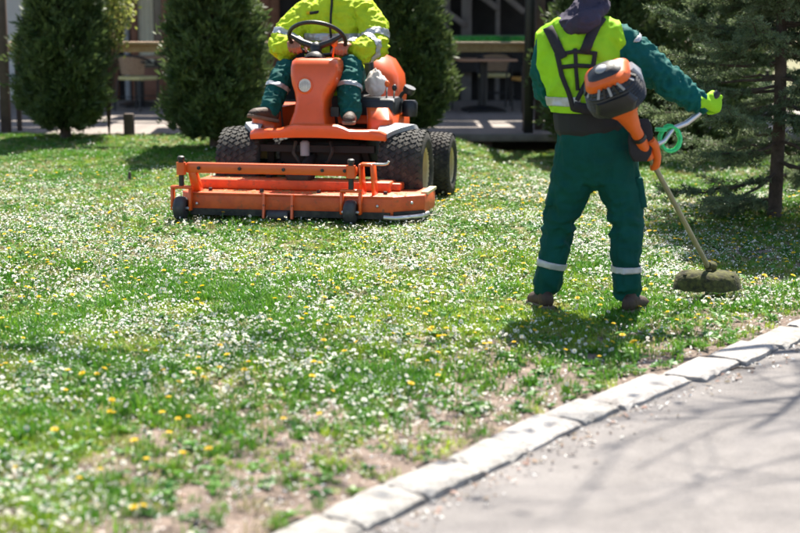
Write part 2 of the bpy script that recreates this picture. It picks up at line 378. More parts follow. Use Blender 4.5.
# building
bld = empty('building', (0, 24.3, 0), label='building behind the terrace with white plaster, reddish cladding and dark timber', cat='building')
MB().box((-8, .15, 2.2), (5.2, .3, 4.6)).build('plaster_wall', M_['plaster'], bld)
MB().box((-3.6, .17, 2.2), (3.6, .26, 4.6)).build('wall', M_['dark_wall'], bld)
cb = MB().box((0, 0, 0), (.136, .03, 4.4)).mesh('cladding_board', .004, 1); cb.materials.append(M_['wood_clad'])
for i in range(7):
    o = link('cladding_board', cb, None, bld); o.location = (-5.28+i*.142, .02, 2.3)
for i in range(11):
    o = link('cladding_board', cb, None, bld); o.location = (-3.35+i*.142, .02, 2.3)
MB().tube([(-4.22, -.02, FZ), (-4.22, -.02, 4.3)], .045, 10).build('downpipe', M_['grey_plastic'], bld)
dr = MB()
for x in (-4.10, -3.62): dr.box((x, -.01, 1.4), (.10, .1, 2.4))
dr.box((-3.86, -.01, 2.56), (.4, .1, .1)); dr.box((-3.86, -.01, .45), (.4, .08, .5))
dr = dr.build('door_frame', M_['wood_clad'], bld, .006, 1)
MB().box((-3.86, .03, 1.6), (.38, .01, 1.8)).build('pane', M_['pane'], dr)
cu = MB(); cr = []
for zz in (.75, 2.45): cr.append([(-4.04+.018*i, -.004+.014*math.sin(i*1.3), zz) for i in range(14)])
cu.add(cr[0]+cr[1], [(i, i+1, 15+i, 14+i) for i in range(13)], True); cu.build('curtain', M_['curtain'], dr)
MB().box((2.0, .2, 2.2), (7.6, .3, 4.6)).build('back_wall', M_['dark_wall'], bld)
for i, (x, wd) in enumerate(((-1.4, .12), (-.3, .1), (.72, .09), (1.02, .16), (1.5, .07), (2.4, .12), (3.6, .12))):
    MB().box((x, -.12, 2.1), (wd, .1, 4.2)).build('timber_post', M_['wood_grey'], bld, .008, 1)
for a, b in (((.5, 2.35), (1.5, 1.6)), ((.45, 1.75), (1.0, 1.35)), ((1.1, 2.2), (1.9, 1.55)), ((2.4, 2.6), (3.5, 1.3)), ((-1.3, 1.2), (-.4, 2.4))):
    MB().bar((a[0], -.22, a[1]), (b[0], -.22, b[1]), .06, .09).build('timber_brace', M_['wood_grey'], bld, .006, 1)
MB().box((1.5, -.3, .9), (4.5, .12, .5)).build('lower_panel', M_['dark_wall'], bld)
MB().box((1.2, -.3, 1.185), (5.0, .16, .04)).build('ledge', M_['wood_grey'], bld)
MB().add([(-10.8, -1.0, 4.5), (6, -1.0, 4.5), (6, 3, 5.6), (-10.8, 3, 5.6), (-10.8, -1, 4.58), (6, -1, 4.58), (6, 3, 5.7), (-10.8, 3, 5.7)],
         [(0, 1, 2, 3), (7, 6, 5, 4), (0, 4, 5, 1), (1, 5, 6, 2), (2, 6, 7, 3), (3, 7, 4, 0)]).build('roof', M_['wood_dark'], bld)
# tables and chairs
def table(x, y, rz, label):
    t = empty('cafe_table', (x, y, FZ), rz, label, 'table', 'terrace tables')
    MB().box((0, 0, .705), (.78, .78, .03)).build('table_top', M_['table_wood'], t, .006, 1)
    MB().tube([(0, 0, .02), (0, 0, .69)], .055, 12).build('pedestal', M_['black_plastic'], t)
    MB().loft([rrect(0, 0, .27, .27, .02, .001), rrect(0, 0, .27, .27, .02, .03), rrect(0, 0, .08, .08, .02, .08)], smooth=False).build('base', M_['black_plastic'], t)
    return t
table(1.15, 21.5, R(8), 'square brown pedestal table beside the orange-seated chair')
table(-3.75, 22.6, R(20), 'square pedestal table behind the cushioned bistro chair')
def ashtray(x, y):
    o = MB().lathe([(0, 0), (.05, 0), (.055, .03), (.045, .03), (.042, .008), (0, .008)], n=16).build('ashtray', M_['black_plastic']); o.location = (x, y, FZ+.7205)
    tag(o, 'small dark round ashtray on the square brown table', 'ashtray')
ashtray(1.1, 21.45)
def chair(x, y, rz, seatm, backm, label):
    c = empty('bistro_chair', (x, y, FZ), rz, label, 'chair', 'terrace chairs')
    for sx in (-1, 1):
        MB().tube([(sx*.19, -.18, 0), (sx*.2, -.19, .43)], .013, 8).build('leg', M_['black_plastic'], c)
        MB().tube([(sx*.22, .23, 0), (sx*.19, .19, .43)], .013, 8).build('leg', M_['black_plastic'], c)
        MB().tube([(sx*.2, -.19, .43), (sx*.235, -.2, .62), (sx*.25, -.1, .66), (sx*.25, .1, .665), (sx*.235, .2, .68)], .013, 8).build('armrest', M_['black_plastic'], c)
    MB().loft([rrect(0, -.01, .215, .21, .07, z) for z in (.425, .475)], smooth=False).build('seat', seatm, c, .015, 2)
    n = 15; pts = []
    for i in range(n):
        a = R(-95+190*i/(n-1)); pts.append((math.sin(a)*.245, .02+math.cos(a)*.22, (.66+.10*max(0, math.cos(a))**.6)))
    MB().tube(pts, .017, 8).build('back_rail', M_['black_plastic'], c)
    b = MB(); lo = [(p[0]*.86, p[1]*.9-.0, .50) for p in pts[2:-2]]; hi = pts[2:-2]; m = len(lo)
    b.add(lo+hi, [(i, i+1, m+i+1, m+i) for i in range(m-1)], True)
    b.add([(p[0]*1.0, p[1]+.012, p[2]) for p in lo+hi], [(m+i, m+i+1, i+1, i) for i in range(m-1)], True)
    b.build('backrest', backm, c)
    for y_ in (-.18, .2): MB().tube([(-.2, y_, .2), (.2, y_, .2)], .008, 6).build('stretcher', M_['black_plastic'], c)
    return c
chair(-3.62, 21.6, R(150), M_['cushion'], M_['wicker'], 'bistro chair with cream cushion between the two left cypresses')
chair(-4.28, 21.9, R(60), M_['cushion'], M_['wicker'], 'cream cushioned chair half hidden behind the leftmost cypress')
chair(-2.95, 22.2, R(250), M_['cushion'], M_['wicker'], 'dark bistro chair partly hidden by the second cypress')
chair(1.78, 21.4, R(-75), M_['seat_wood'], M_['wicker'], 'black chair with orange wooden seat beside the black post')
chair(.52, 21.7, R(80), M_['cushion'], M_['wicker'], 'pale seated chair left of the square brown table')
chair(1.35, 22.5, R(-10), M_['cushion'], M_['wicker'], 'dark chair in the shade behind the square brown table')
# short wooden bollard, lawn stake
o = MB().box((0, 0, .12), (.11, .10, .26)).build('wooden_stub_post', M_['wood_dark'], None, .012, 2); o.location = (-3.03, 17.42, float(lawn_z(-3.03, 17.42))); tag(o, 'short square wooden stub post between the left cypresses', 'post')
o = MB().tube([(0, 0, -.02), (.004, 0, .07), (.002, .004, .085)], [.014, .014, .010], 8).build('lawn_stake', M_['wood_dark']); o.location = (-2.35, 13.45, float(lawn_z(-2.35, 13.45))); tag(o, 'tiny brown stake in lawn left of the mower', 'stake')
# ------------------------------------------------------------------ trees
def quads(c, d, s, L, W_, tip=.25):
    """leaf quads: base c, direction d (unit), side s (unit), length L, width W -> verts, faces"""
    L = np.asarray(L)[:, None]; W_ = np.asarray(W_)[:, None]
    v = np.stack([c-s*W_*.25, c+d*L*.55-s*W_*.5, c+d*L, c+d*L*.55+s*W_*.5], 1)
    n = len(c); f = np.arange(n*4).reshape(n, 4); return v.reshape(-1, 3), f
def unit(a): return a/np.maximum(np.linalg.norm(a, axis=-1, keepdims=True), 1e-9)
def leafmesh(name, c, d, L, W_):
    r = rng.normal(size=c.shape); s = unit(np.cross(d, r)); v, f = quads(c, d, s, L, W_); return np_mesh(name, v, f, 4)
def thuja_crown(h, rad, n, seed):
    g_ = np.random.default_rng(seed)
    zt = g_.random(n)**1.15; ang = g_.random(n)*2*np.pi
    prof = np.interp(zt, [0, .04, .12, .3, .5, .75, 1], [.50, .80, .97, 1.0, .80, .45, .03])
    lump = .95+.12*np.sin(ang*3+zt*11+seed)+.12*np.sin(ang*5-zt*27+seed*2)+.09*np.sin(ang*9+zt*57)+.06*np.sin(ang*17-zt*83)
    rr = rad*prof*lump*(1-.55*g_.random(n)**2.2)*(1+.24*g_.random(n)**5)
    z = .16+zt*(h-.16)+g_.normal(size=n)*.03
    c = np.stack([np.cos(ang)*rr, np.sin(ang)*rr, z], 1)
    out = np.stack([np.cos(ang), np.sin(ang), np.full(n, .55)], 1)
    D = unit(out+g_.normal(size=(n, 3))*.30+V(0, 0, .25))
    k = 7; cs, ds, Ls = [], [], []
    plane = unit(np.cross(D, g_.normal(size=(n, 3))))
    for i in range(k):
        a = (i-(k-1)/2)*.33; d = unit(D*np.cos(a)+plane*np.sin(a)+g_.normal(size=(n, 3))*.12)
        cs.append(c-D*.03+g_.normal(size=(n, 3))*.006); ds.append(d); Ls.append(g_.uniform(.045, .13, n)*(1-.3*abs(i-3)/3))
    c, d, L = np.concatenate(cs), np.concatenate(ds), np.concatenate(Ls)
    r = g_.normal(size=c.shape); s = unit(np.cross(d, r)); v, f = quads(c, d, s, L, L*.22); return np_mesh('crown', v, f, 4)
def thuja(x, y, h, rad, seed, label, n=13000):
    t = empty('cypress_tree', (x, y, float(lawn_z(x, y))), seed*1.7, label, 'tree', 'columnar cypresses along the terrace')
    link('crown', thuja_crown(h, rad, n, seed), M_['thuja'], t)
    tr = MB(); tr.tube([(0, 0, -.05), (.01, .01, .3), (0, .02, 1.5), (0, 0, h*.9)], [.065, .05, .04, .01], 8)
    for i in range(26):
        z = .25+i*.085; a = i*2.4; r_ = rad*.6; tr.tube([(0, 0, z), (math.cos(a)*r_*.5, math.sin(a)*r_*.5, z+.14), (math.cos(a)*r_, math.sin(a)*r_, z+.4)], [.014, .01, .004], 5)
    tr.build('trunk', M_['bark'], t); return t
thuja(-3.66, 17.05, 3.0, .445, 1, 'leftmost dark columnar cypress beside the brown posts')
thuja(-1.91, 16.1, 3.2, .465, 2, 'second columnar cypress from the left, behind the mower corner')
thuja(.07, 17.0, 3.1, .43, 3, 'columnar cypress rising directly behind the driver')
thuja(2.18, 17.0, 3.3, .58, 4, 'dark cypress behind the standing worker')
thuja(3.3, 17.1, 3.1, .60, 5, 'cypress mostly hidden behind the right spruce', 6000)
# spruce
def spruce(x, y, h, rad, seed, label):
    t = empty('spruce_tree', (x, y, float(lawn_z(x, y))), 0, label, 'tree'); g_ = np.random.default_rng(seed)
    tr = MB(); tr.tube([(0, 0, -.06), (0, 0, .05), (.01, 0, .8), (-.01, .01, 2), (0, 0, h)], [.075, .055, .047, .038, .006], 10); tr.build('trunk', M_['bark'], t)
    br = MB(); tw_p, tw_d, tw_l = [], [], []
    z = .30
    while z < h-.2:
        nb = g_.integers(5, 8) if z > .6 else 4
        a0 = g_.random()*6.28
        for b in range(nb):
            a = a0+6.283*b/nb+g_.normal()*.25; zz = z+g_.normal()*.06
            L = rad*(1-zz/h)**.75*g_.uniform(.75, 1.12)
            dr_ = -.05 if zz > 1.6 else -.30+.16*zz
            pts = []; m = 9
            for i in range(m):
                q = i/(m-1); pts.append(V(math.cos(a+.12*q*math.sin(b*3))*L*q, math.sin(a+.12*q*math.sin(b*3))*L*q, zz+L*(dr_*q*1.3+.42*q*q*.6)-.0))
            pts = [p+g_.normal(size=3)*.012 for p in pts]; pts[0] = V(0, 0, zz)
            br.tube(pts, [.014*(1-.8*i/(m-1)) for i in range(m)], 5)
            # side twigs in a flat plane
            for i in range(1, m):
                p0, p1 = pts[i-1], pts[i]; dirb = unit(p1-p0); q = i/(m-1)
                if q < (.45 if zz < 1.3 else .22) and g_.random() < .75: continue
                side = unit(np.cross(dirb, V(0, 0, 1)))
                for s_ in (-1, 1):
                    for rep in range(3):
                        p = p0+(p1-p0)*g_.random(); tl = (.12+.42*L*(1-q)*.55)*g_.uniform(.6, 1.15)
                        d = unit(dirb*.75+side*s_*g_.uniform(.6, 1)+V(0, 0, g_.normal()*.18-.12)); tw_p.append(p); tw_d.append(d); tw_l.append(tl)
                        if tl > .2:
                            for e in range(int(tl/.085)):
                                f_ = g_.uniform(.25, .95); pp = p+d*tl*f_; s2 = unit(np.cross(d, V(0, 0, 1))); d2 = unit(d*.8+s2*g_.choice([-1, 1])*.7+V(0, 0, g_.normal()*.2-.15))
                                tw_p.append(pp); tw_d.append(d2); tw_l.append(tl*(1-f_)*.6+.06)
                tw_p.append(p0); tw_d.append(dirb); tw_l.append(float(np.linalg.norm(p1-p0)))
        z += g_.uniform(.13, .20)
    br.build('branches', M_['bark'], t)
    P_, D_, L_ = np.array(tw_p), np.array(tw_d), np.array(tw_l)
    # needles
    cnt = np.maximum(10, (L_*330).astype(int)); idx = np.repeat(np.arange(len(P_)), cnt); f_ = g_.random(len(idx))
    c = P_[idx]+D_[idx]*(L_[idx]*f_)[:, None]; rad_ = unit(np.cross(D_[idx], g_.normal(size=(len(idx), 3))))
    d = unit(D_[idx]*.75+rad_*.9+V(0, 0, .22)); ln = g_.uniform(.024, .042, len(idx))
    s = unit(np.cross(d, g_.normal(size=d.shape))); v, f = quads(c, d, s, ln, np.full(len(ln), .0075))
    link('needles', np_mesh('needles', v, f, 4), M_['spruce'], t)
    # twig sticks as thin quads
    s = unit(np.cross(D_, g_.normal(size=D_.shape))); v, f = quads(P_, D_, s, L_, np.full(len(L_), .006)); link('twigs', np_mesh('twigs', v, f, 4), M_['bark'], t)
    print('needles', len(idx), 'twigs', len(P_)); return t
spruce(2.9, 11.95, 4.6, 1.55, 11, 'green spruce with bare lower trunk at the right edge')
spruce(4.9, 15.2, 5.0, 1.7, 12, 'spruce standing further back beyond the right edge')
# pale shrub behind the left cypress
def shrub(x, y, label):
    t = empty('leafy_shrub', (x, y, float(lawn_z(x, y))), 0, label, 'shrub'); g_ = np.random.default_rng(5); st = MB(); cs, ds = [], []
    for i in range(16):
        a = g_.random()*6.28; L = g_.uniform(1.5, 2.2); sp = g_.uniform(.12, .5)
        pts = [V(math.cos(a)*sp*q**1.6, math.sin(a)*sp*q**1.6, L*q) for q in np.linspace(0, 1, 7)]; st.tube(pts, [.010*(1-.7*q) for q in np.linspace(0, 1, 7)], 5)
        for k in range(120):
            q = g_.uniform(.62, 1); j = min(5, int(q*6)); p = pts[j]+(pts[j+1]-pts[j])*(q*6-j); cs.append(p+g_.normal(size=3)*.045); ds.append(unit(g_.normal(size=3)+V(0, 0, .2)))
    st.build('stems', M_['bark'], t); cs = np.array(cs); link('leaves', leafmesh('leaves', cs, np.array(ds), g_.uniform(.04, .075, len(cs)), g_.uniform(.025, .045, len(cs))), M_['shrub'], t)
shrub(-3.28, 17.55, 'pale yellow-green leafy shrub showing above the leftmost cypress shoulder')
# broad trees outside the frame whose open crowns dapple the foreground
def broad_tree(x, y, h, spread, lean, seed, label, leaves=2600):
    t = empty('park_tree', (x, y, -.05 if x > 3 else float(lawn_z(x, y))-.03), 0, label, 'tree'); g_ = np.random.default_rng(seed); tr = MB(); tips = []
    def grow(p, d, L, r, lev):
        n = 6; pts = [p]; dd = d
        for i in range(n):
            dd = unit(dd+g_.normal(size=3)*.13+V(0, 0, .03+(.5 if lev and pts[-1][2] < 3.4 else 0))+V(0, -.5 if pts[-1][1] > 1.2 else 0, 0)); pts.append(pts[-1]+dd*L/n)
        tr.tube(pts, [r*(1-.55*i/n) for i in range(n+1)], 7 if lev < 2 else 4, cap=False)
        if lev >= 2: tips.extend(pts[2:])
        if lev >= 5: return
        for k in range(3 if lev else 6):
            q = g_.uniform(.45, 1.0); b = pts[int(q*n)]; s = unit(np.cross(dd, g_.normal(size=3))); grow(b, unit(dd*.75+s*g_.uniform(.5, .95)+lean*(.5 if lev == 0 else .12)), L*g_.uniform(.55, .75), r*(1-.55*q)*.65, lev+1)
    grow(V(0, 0, 0), unit(V(.02, 0, 1)), h*.55, .17, 0)
    tr.build('trunk', M_['bark'], t); tips = np.array(tips)
    c = tips[g_.integers(0, len(tips), leaves)]+g_.normal(size=(leaves, 3))*.14
    c = c[c[:, 2] > 2.9]; leaves = len(c)
    link('crown', leafmesh('crown', c, unit(g_.normal(size=(leaves, 3))), g_.uniform(.06, .11, leaves), g_.uniform(.04, .07, leaves)), M_['tree_leaf'], t)
    return t
broad_tree(4.6, 9.4, 8.5, 4, V(-1.5, -.12, .22), 31, 'park tree with open crown standing beyond the right edge of the path', 25)
broad_tree(-4.6, 9.0, 8.5, 4, V(1.1, -.1, .25), 32, 'park tree with open crown standing beyond the left edge', 2400)
# ------------------------------------------------------------------ mower
MO = Vector((-.57, 11.6, .118)); MA = R(-11)
mow = empty('ride_on_mower', MO, MA, 'orange ride-on mower with wide front cutting deck on the lawn', 'mower')
def mower_wheel(u, v, rad, wd, rimr, side, lug=True):
    w_ = MB(); s = side
    w_.lathe([(.0, .05*s), (.05, .05*s), (.055, .02*s), (rimr*.62, .01*s), (rimr*.72, .035*s), (rimr*.9, .05*s), (rimr, wd*.42*s), (rimr+.012, wd*.45*s), (rimr+.012, wd*.40*s), (rimr-.01, wd*.40*s), (rimr-.02, -wd*.42*s), (rimr+.01, -wd*.44*s)], axis=(1, 0, 0), n=28)
    for k in range(5):
        a = 2*math.pi*k/5; w_.tube([(.012*s, math.cos(a)*rimr*.42, math.sin(a)*rimr*.42), (.045*s, math.cos(a)*rimr*.42, math.sin(a)*rimr*.42)], .011, 6)
    w_ = w_.build('wheel', M_['rim'], mow); w_.location = (u, v, rad)
    h = wd/2; ty = MB()
    pr = [(rimr+.004, h*.86), (rimr+.02, h*.96), (rimr+(rad-rimr)*.5, h*1.02), (rad*.93, h*.93), (rad*.975, h*.75), (rad*.985, h*.3), (rad*.985, -h*.3), (rad*.975, -h*.75), (rad*.93, -h*.93), (rimr+(rad-rimr)*.5, -h*1.02), (rimr+.02, -h*.96), (rimr+.004, -h*.86)]
    ty.lathe(pr, axis=(1, 0, 0), n=40); ty.build('tyre', M_['rubber'], w_)
    if lug:
        lg = MB(); nl = 40
        rows = [-.84, -.56, -.28, 0, .28, .56, .84]
        for ri, q in enumerate(rows):
            for k in range(nl):
                a = 2*math.pi*(k+.5*(ri % 2))/nl; rr = rad*(.985 if abs(q) < .5 else (.975 if abs(q) < .7 else .955))
                rot = Matrix.Rotation(a, 3, 'X'); tilt = Matrix.Rotation(R(35)*(1 if q >= 0 else -1), 3, 'Z') if abs(q) > .1 else Matrix.Rotation(R(45), 3, 'Z')
                lean = Matrix.Rotation(R(14)*(q if abs(q) > .5 else 0), 3, 'Y')
                c = rot @ Vector((q*h, 0, rr+.002)); sz = (h*.21, 2*math.pi*rad/nl*.60, .012)
                lg.box(c, sz, rot @ lean @ tilt)
        tag(lg.build('tread_lugs', M_['rubber'], w_), kind='stuff')
    return w_
mower_wheel(.625, 0, .305, .33, .165, 1); mower_wheel(-.60, 0, .305, .33, .165, -1)
mower_wheel(.70, .97, .255, .25, .135, 1); mower_wheel(-.62, .97, .255, .25, .135, -1)
OR, OD, DK = M_['orange'], M_['orange_deck'], M_['dark_metal']
# deck
d = MB().prism([(-.80, -.76), (.68, -.76), (.875, -.60), (.875, -.17), (-.885, -.17), (-.885, -.66)], .062, .196)
deck = d.build('cutting_deck', OD, mow, .010, 2)
MB().box((-.10, -.40, .232), (1.42, .24, .07)).build('belt_cover', OD, deck, .012, 2)
MB().box((.56, -.34, .225), (.22, .2, .055)).build('belt_cover', OD, deck, .01, 2)
MB().bar((-.79, -.768, .062), (.66, -.768, .062), .012, .045).build('rubber_skirt', M_['rubber'], deck)
MB().bar((.685, -.765, .066), (.878, -.612, .066), .012, .05).build('rubber_skirt', M_['rubber'], deck)
MB().bar((-.80, -.764, .19), (.68, -.764, .19), .010, .016).build('deck_lip', OD, deck, .003, 1)
MB().tube([(.62, -.80, .055), (.70, -.79, .05), (.86, -.66, .055), (.89, -.55, .06)], .017, 8).build('skid_bar', M_['chrome'], deck)
MB().box((.86, -.35, .2), (.05, .36, .02)).build('chute_hinge', M_['rim'], deck)
for x in (-.68, -.30, .12, .30, .60): MB().lathe([(0, .02), (.014, .02), (.016, 0)], (x, -.64, .198), n=6, smooth=False).build('bolt', DK, deck)
for x, y, z in ((.80, -.70, .15), (-.74, -.775, .12), (.57, -.775, .13)): MB().sphere((x, y, z), .012, 8).build('bolt', M_['chrome'], deck)
cp = MB()
for i in range(420):
    c = Vector((random.uniform(-.78, .78), random.uniform(-.74, -.55), .1985)) if i % 3 else Vector((random.uniform(-.75, .55), random.uniform(-.5, -.3), .2685))
    a = random.random()*6.28; L = random.uniform(.008, .022); d_ = Vector((math.cos(a), math.sin(a), 0)); n__ = Vector((-d_.y, d_.x, 0))*.003
    cp.add([c-d_*L+n__, c+d_*L, c-d_*L-n__+Vector((0, 0, .004))], [(0, 1, 2)])
tag(cp.build('grass_clippings', M_['grass_dry'], deck), kind='stuff')
# front lift bar and brackets
MB().box((-.205, -.745, .372), (1.22, .06, .072)).build('lift_bar', OR, mow, .008, 2)
MB().add([(-.80, -.775, .34), (-.745, -.775, .34), (-.73, -.70, .19), (-.80, -.70, .19), (-.80, -.715, .34), (-.745, -.715, .34), (-.73, -.63, .19), (-.80, -.63, .19)],
         [(0, 1, 2, 3), (7, 6, 5, 4), (0, 4, 5, 1), (1, 5, 6, 2), (2, 6, 7, 3), (3, 7, 4, 0)]).build('lift_bracket', OR, mow, .004, 1)
for x in (.445, .53):
    MB().prism([(-.79, .42), (-.66, .42), (-.58, .196), (-.73, .196)], -.008, .008, Matrix(((0, 0, 1, x), (1, 0, 0, 0), (0, 1, 0, 0), (0, 0, 0, 1)))).build('lift_bracket', OR, mow, .003, 1)
MB().box((.49, -.72, .415), (.10, .10, .02)).build('bracket_plate', OR, mow, .004, 1)
MB().tube([(.53, -.73, .418), (.61, -.735, .418), (.635, -.735, .424), (.645, -.735, .442)], .009, 8).build('latch_rod', M_['chrome'], mow)
for cu_ in (-.845, .388):
    c = MB().tube([(cu_, -.79, .235), (cu_, -.79, .455)], .019, 10).build('caster_spindle', DK, mow)
    MB().lathe([(0, .458), (.016, .458), (.026, .45), (.026, .43), (.019, .425)], (cu_, -.79, 0), n=12).build('cap', DK, c)
    MB().tube([(cu_, -.79, .325), (cu_, -.79, .412)], .034, 14).build('collar', OR, c)
    MB().box((cu_, -.765, .37), (.07, .06, .06)).build('collar_block', OR, c, .006, 1)
    f = MB()
    for s in (-1, 1): f.bar((cu_+s*.066, -.80, .07), (cu_+s*.066, -.79, .225), .022, .05, (0, 1, 0))
    f.bar((cu_-.077, -.79, .235), (cu_+.077, -.79, .235), .05, .022)
    f.build('caster_fork', OR, mow, .006, 1)
    wv = MB().lathe([(.018, -.040), (.06, -.042), (.078, -.034), (.085, -.015), (.085, .015), (.078, .034), (.06, .042), (.018, .040)], axis=(1, 0, 0), n=24)
    wv = wv.build('caster_wheel', M_['caster_rubber'], mow); wv.location = (cu_, -.815, .088)
    MB().tube([(-.062, 0, 0), (.062, 0, 0)], .012, 8).build('axle_bolt', M_['chrome'], wv)
rl = MB().lathe([(0, -.075), (.026, -.075), (.034, -.065), (.034, .065), (.026, .075), (0, .075)], axis=(1, 0, 0), n=18).build('antiscalp_roller', M_['caster_rubber'], mow); rl.location = (-.14, -.80, .05)
for x in (-.24, -.035):
    b = MB().prism([(-.82, .03), (-.79, .03), (-.775, .2), (-.80, .2)], -.008, .008, Matrix(((0, 0, 1, x), (1, 0, 0, 0), (0, 1, 0, 0), (0, 0, 0, 1)))).build('roller_bracket', OR, mow)
    MB().sphere((x, -.80, .12), .012, 8).build('bolt', DK, b)
MB().loft([rrect(-.07, -.42, .09, .07, .02, .262), rrect(-.07, -.42, .10, .08, .03, .30), rrect(-.07, -.42, .06, .05, .02, .345)]).build('gearbox', DK, mow)
MB().tube([(-.07, -.42, .32), (-.05, -.1, .42)], .035, 10).build('drive_shaft', DK, mow)
for x in (-.33, .28): MB().bar((x, -.36, .285), (x*.85, .0, .38), .04, .045).build('lift_arm', M_['under'], mow)
for x in (-.72, -.42, -.10, .18, .34): MB().lathe([(0, .012), (.012, .012), (.014, 0)], (x, -.776, .372), (0, -1, 0), 6, smooth=False).build('bolt', DK, mow)
# chassis
MB().box((0, .5, .40), (.62, 1.25, .24)).build('chassis', M_['under'], mow, .02, 1)
MB().tube([(-.5, 0, .31), (.5, 0, .31)], .06, 12).build('axle', M_['under'], mow)
MB().tube([(-.5, .97, .255), (.6, .97, .255)], .045, 12).build('axle', M_['under'], mow)
MB().box((0, -.18, .47), (.86, .06, .05)).build('cross_member', M_['under'], mow)
for x in (-.36, .34): MB().bar((x, -.18, .5), (x*1.1, -.05, .30), .05, .03).build('stay', M_['under'], mow)
MB().tube([(-.16, -.2, .52), (-.17, -.24, .44), (-.12, -.22, .36), (-.1, -.1, .34)], .014, 8).build('hose', M_['rubber'], mow)
MB().tube([(.10, -.2, .52), (.13, -.26, .46), (.09, -.24, .38), (.02, -.1, .36)], .012, 8).build('hose', M_['rubber'], mow)
MB().lathe([(0, -.05), (.035, -.05), (.035, .045), (.02, .06), (0, .06)], (-.09, -.21, .47), n=14).build('filter', M_['grey_plastic'], mow)
# foot plate with curved lip
rings = []
for i in range(25):
    u = -.50+1.02*i/24; q = abs(u-.01)/.51
    vf = -.335+.10*q**4; zt = .622+.038*(1-ss((q-.30)/.25)); zb = .536+.026*(1-q**2)
    if q > .85: zt -= .03*((q-.85)/.15)**2
    rings.append([(u, .15, .575), (u, .15, .60), (u, vf+.10, zt-.012), (u, vf+.03, zt), (u, vf+.005, zt-.012), (u, vf, (zt+zb)/2), (u, vf+.008, zb), (u, vf+.04, zb), (u, vf+.06, zb+.02)])
MB().loft(rings).build('foot_plate', OR, mow)
# steering console
secs = [(.585, -.055, .145, -.315, .05), (.66, -.055, .138, -.30, .05), (.74, -.052, .116, -.265, .05), (.82, -.048, .112, -.235, .06), (.88, -.040, .132, -.222, .06), (.94, -.034, .160, -.215, .07), (1.0, -.030, .175, -.205, .08), (1.06, -.03, .178, -.19, .09), (1.105, -.03, .172, -.165, .09), (1.125, -.03, .15, -.135, .07)]
cons = MB().loft([rrect(c, (f+b)/2, hw, (b-f)/2, min(.055, (b-f)/2*.6), z, 5) for z, c, hw, f, b in secs]).build('steering_console', OR, mow)
hl = MB().lathe([(.062, 0), (.062, .018), (.052, .022), (.05, .012)], (-.085, -.205, .93), (0, -1, .12), 24).build('headlight', OR, mow)
MB().lathe([(0, .016), (.025, .015), (.05, .010)], (-.085, -.205, .93), (0, -1, .12), 24).build('lens', M_['glass_lamp'], hl)
for k in range(-3, 4): MB().box((-.085+k*.011, -.222, .93), (.0025, .004, .075-.004*k*k)).build('lens_rib', M_['grey_plastic'], hl)
MB().lathe([(.085, -.01), (.08, .015), (.06, .035), (.04, .05), (.035, .09)], (-.055, -.01, 1.115), (0, .45, 1), 18).build('column_boot', M_['dark_metal'], mow)
ph = R(36); WC = V(-.06, .075, 1.262); We = V(0, -math.cos(ph), math.sin(ph)); Wn = V(0, math.sin(ph), math.cos(ph)); WR = .212
def rimpt(a): return WC+WR*(math.cos(a)*V(1, 0, 0)+math.sin(a)*We)
sw = MB(); N = 40; rgs = [rimpt(2*math.pi*i/N) for i in range(N+1)]; sw.tube(rgs, .0155, 10, cap=False)
sw = sw.build('steering_wheel', M_['black_plastic'], mow, weld=.001)
hub = WC-Wn*.075
for a in (R(15), R(165), R(268)):
    p = rimpt(a); m1 = hub+(p-hub)*.55-Wn*.012; MB().tube([hub, m1, p], [.028, .022, .013], 8).build('spoke', M_['black_plastic'], sw)
MB().lathe([(0, .03), (.03, .03), (.045, .012), (.045, -.02), (.03, -.05)], hub, Wn, 18).build('hub', M_['black_plastic'], sw)
# fenders
def fender(s, u0, ue):
    f = MB(); rg = []
    for i in range(15):
        a = R(46+92*i/14); rr = .342; u1 = u0+(ue-u0)*(.22+.78*float(ss(i/7)))
        v, z = -math.cos(a)*rr, .305+math.sin(a)*rr
        flare = .03*abs(i-7)/7
        us = [u0, u0+(u1-u0)*.5, u1, u1+.01*s, u1, u0+(u1-u0)*.5, u0]
        offs = [.0, .006, -.004, -.035, -.012, -.006, -.012]
        rg.append([(uu, v*(1+o_/rr), .305+(z-.305)*(1+o_/rr)) for uu, o_ in zip(us, offs)])
    f.loft(rg).build('fender', M_['grey_plastic'], mow)
fender(1, .445, .69); fender(-1, -.445, -.60)
# right-hand body: orange side panel, black control box, levers
MB().loft([rrect(.44, .28, .10, .36, .04, .58), rrect(.44, .28, .10, .36, .05, .68), rrect(.40, .32, .085, .30, .04, .76)]).build('side_panel', OR, mow)
MB().loft([rrect(-.44, .28, .10, .36, .04, .58), rrect(-.44, .28, .10, .36, .05, .68), rrect(-.40, .32, .085, .30, .04, .76)]).build('side_panel', OR, mow)
MB().loft([rrect(.385, .25, .135, .17, .03, .70), rrect(.385, .25, .145, .18, .03, .80), rrect(.385, .25, .13, .16, .03, .825)]).build('control_box', M_['black_plastic'], mow)
for (x, y, h, kn) in ((.435, .22, .10, 'orange_plastic'), (.485, .25, .07, 'black_plastic')):
    l = MB().tube([(x, y, .82), (x+.01, y-.03, .82+h)], .007, 6).build('lever', M_['chrome'], mow); MB().sphere((x+.012, y-.035, .83+h), .02, 10, (1, 1, 1.3)).build('knob', M_[kn], l)
l = MB().tube([(.50, .35, .80), (.53, .35, .85), (.56, .34, .87)], .014, 8).build('filler_neck', M_['black_plastic'], mow)
MB().lathe([(0, .05), (.045, .05), (.048, .02), (.04, 0), (0, 0)], (.575, .34, .855), (.45, -.2, 1), 16).build('filler_cap', M_['black_plastic'], l)
MB().lathe([(0, 0), (.055, 0), (.06, .02), (.06, .10), (.045, .12), (0, .12)], (.59, .34, .68), (0, 0, 1), 18).build('air_filter', M_['black_plastic'], mow)
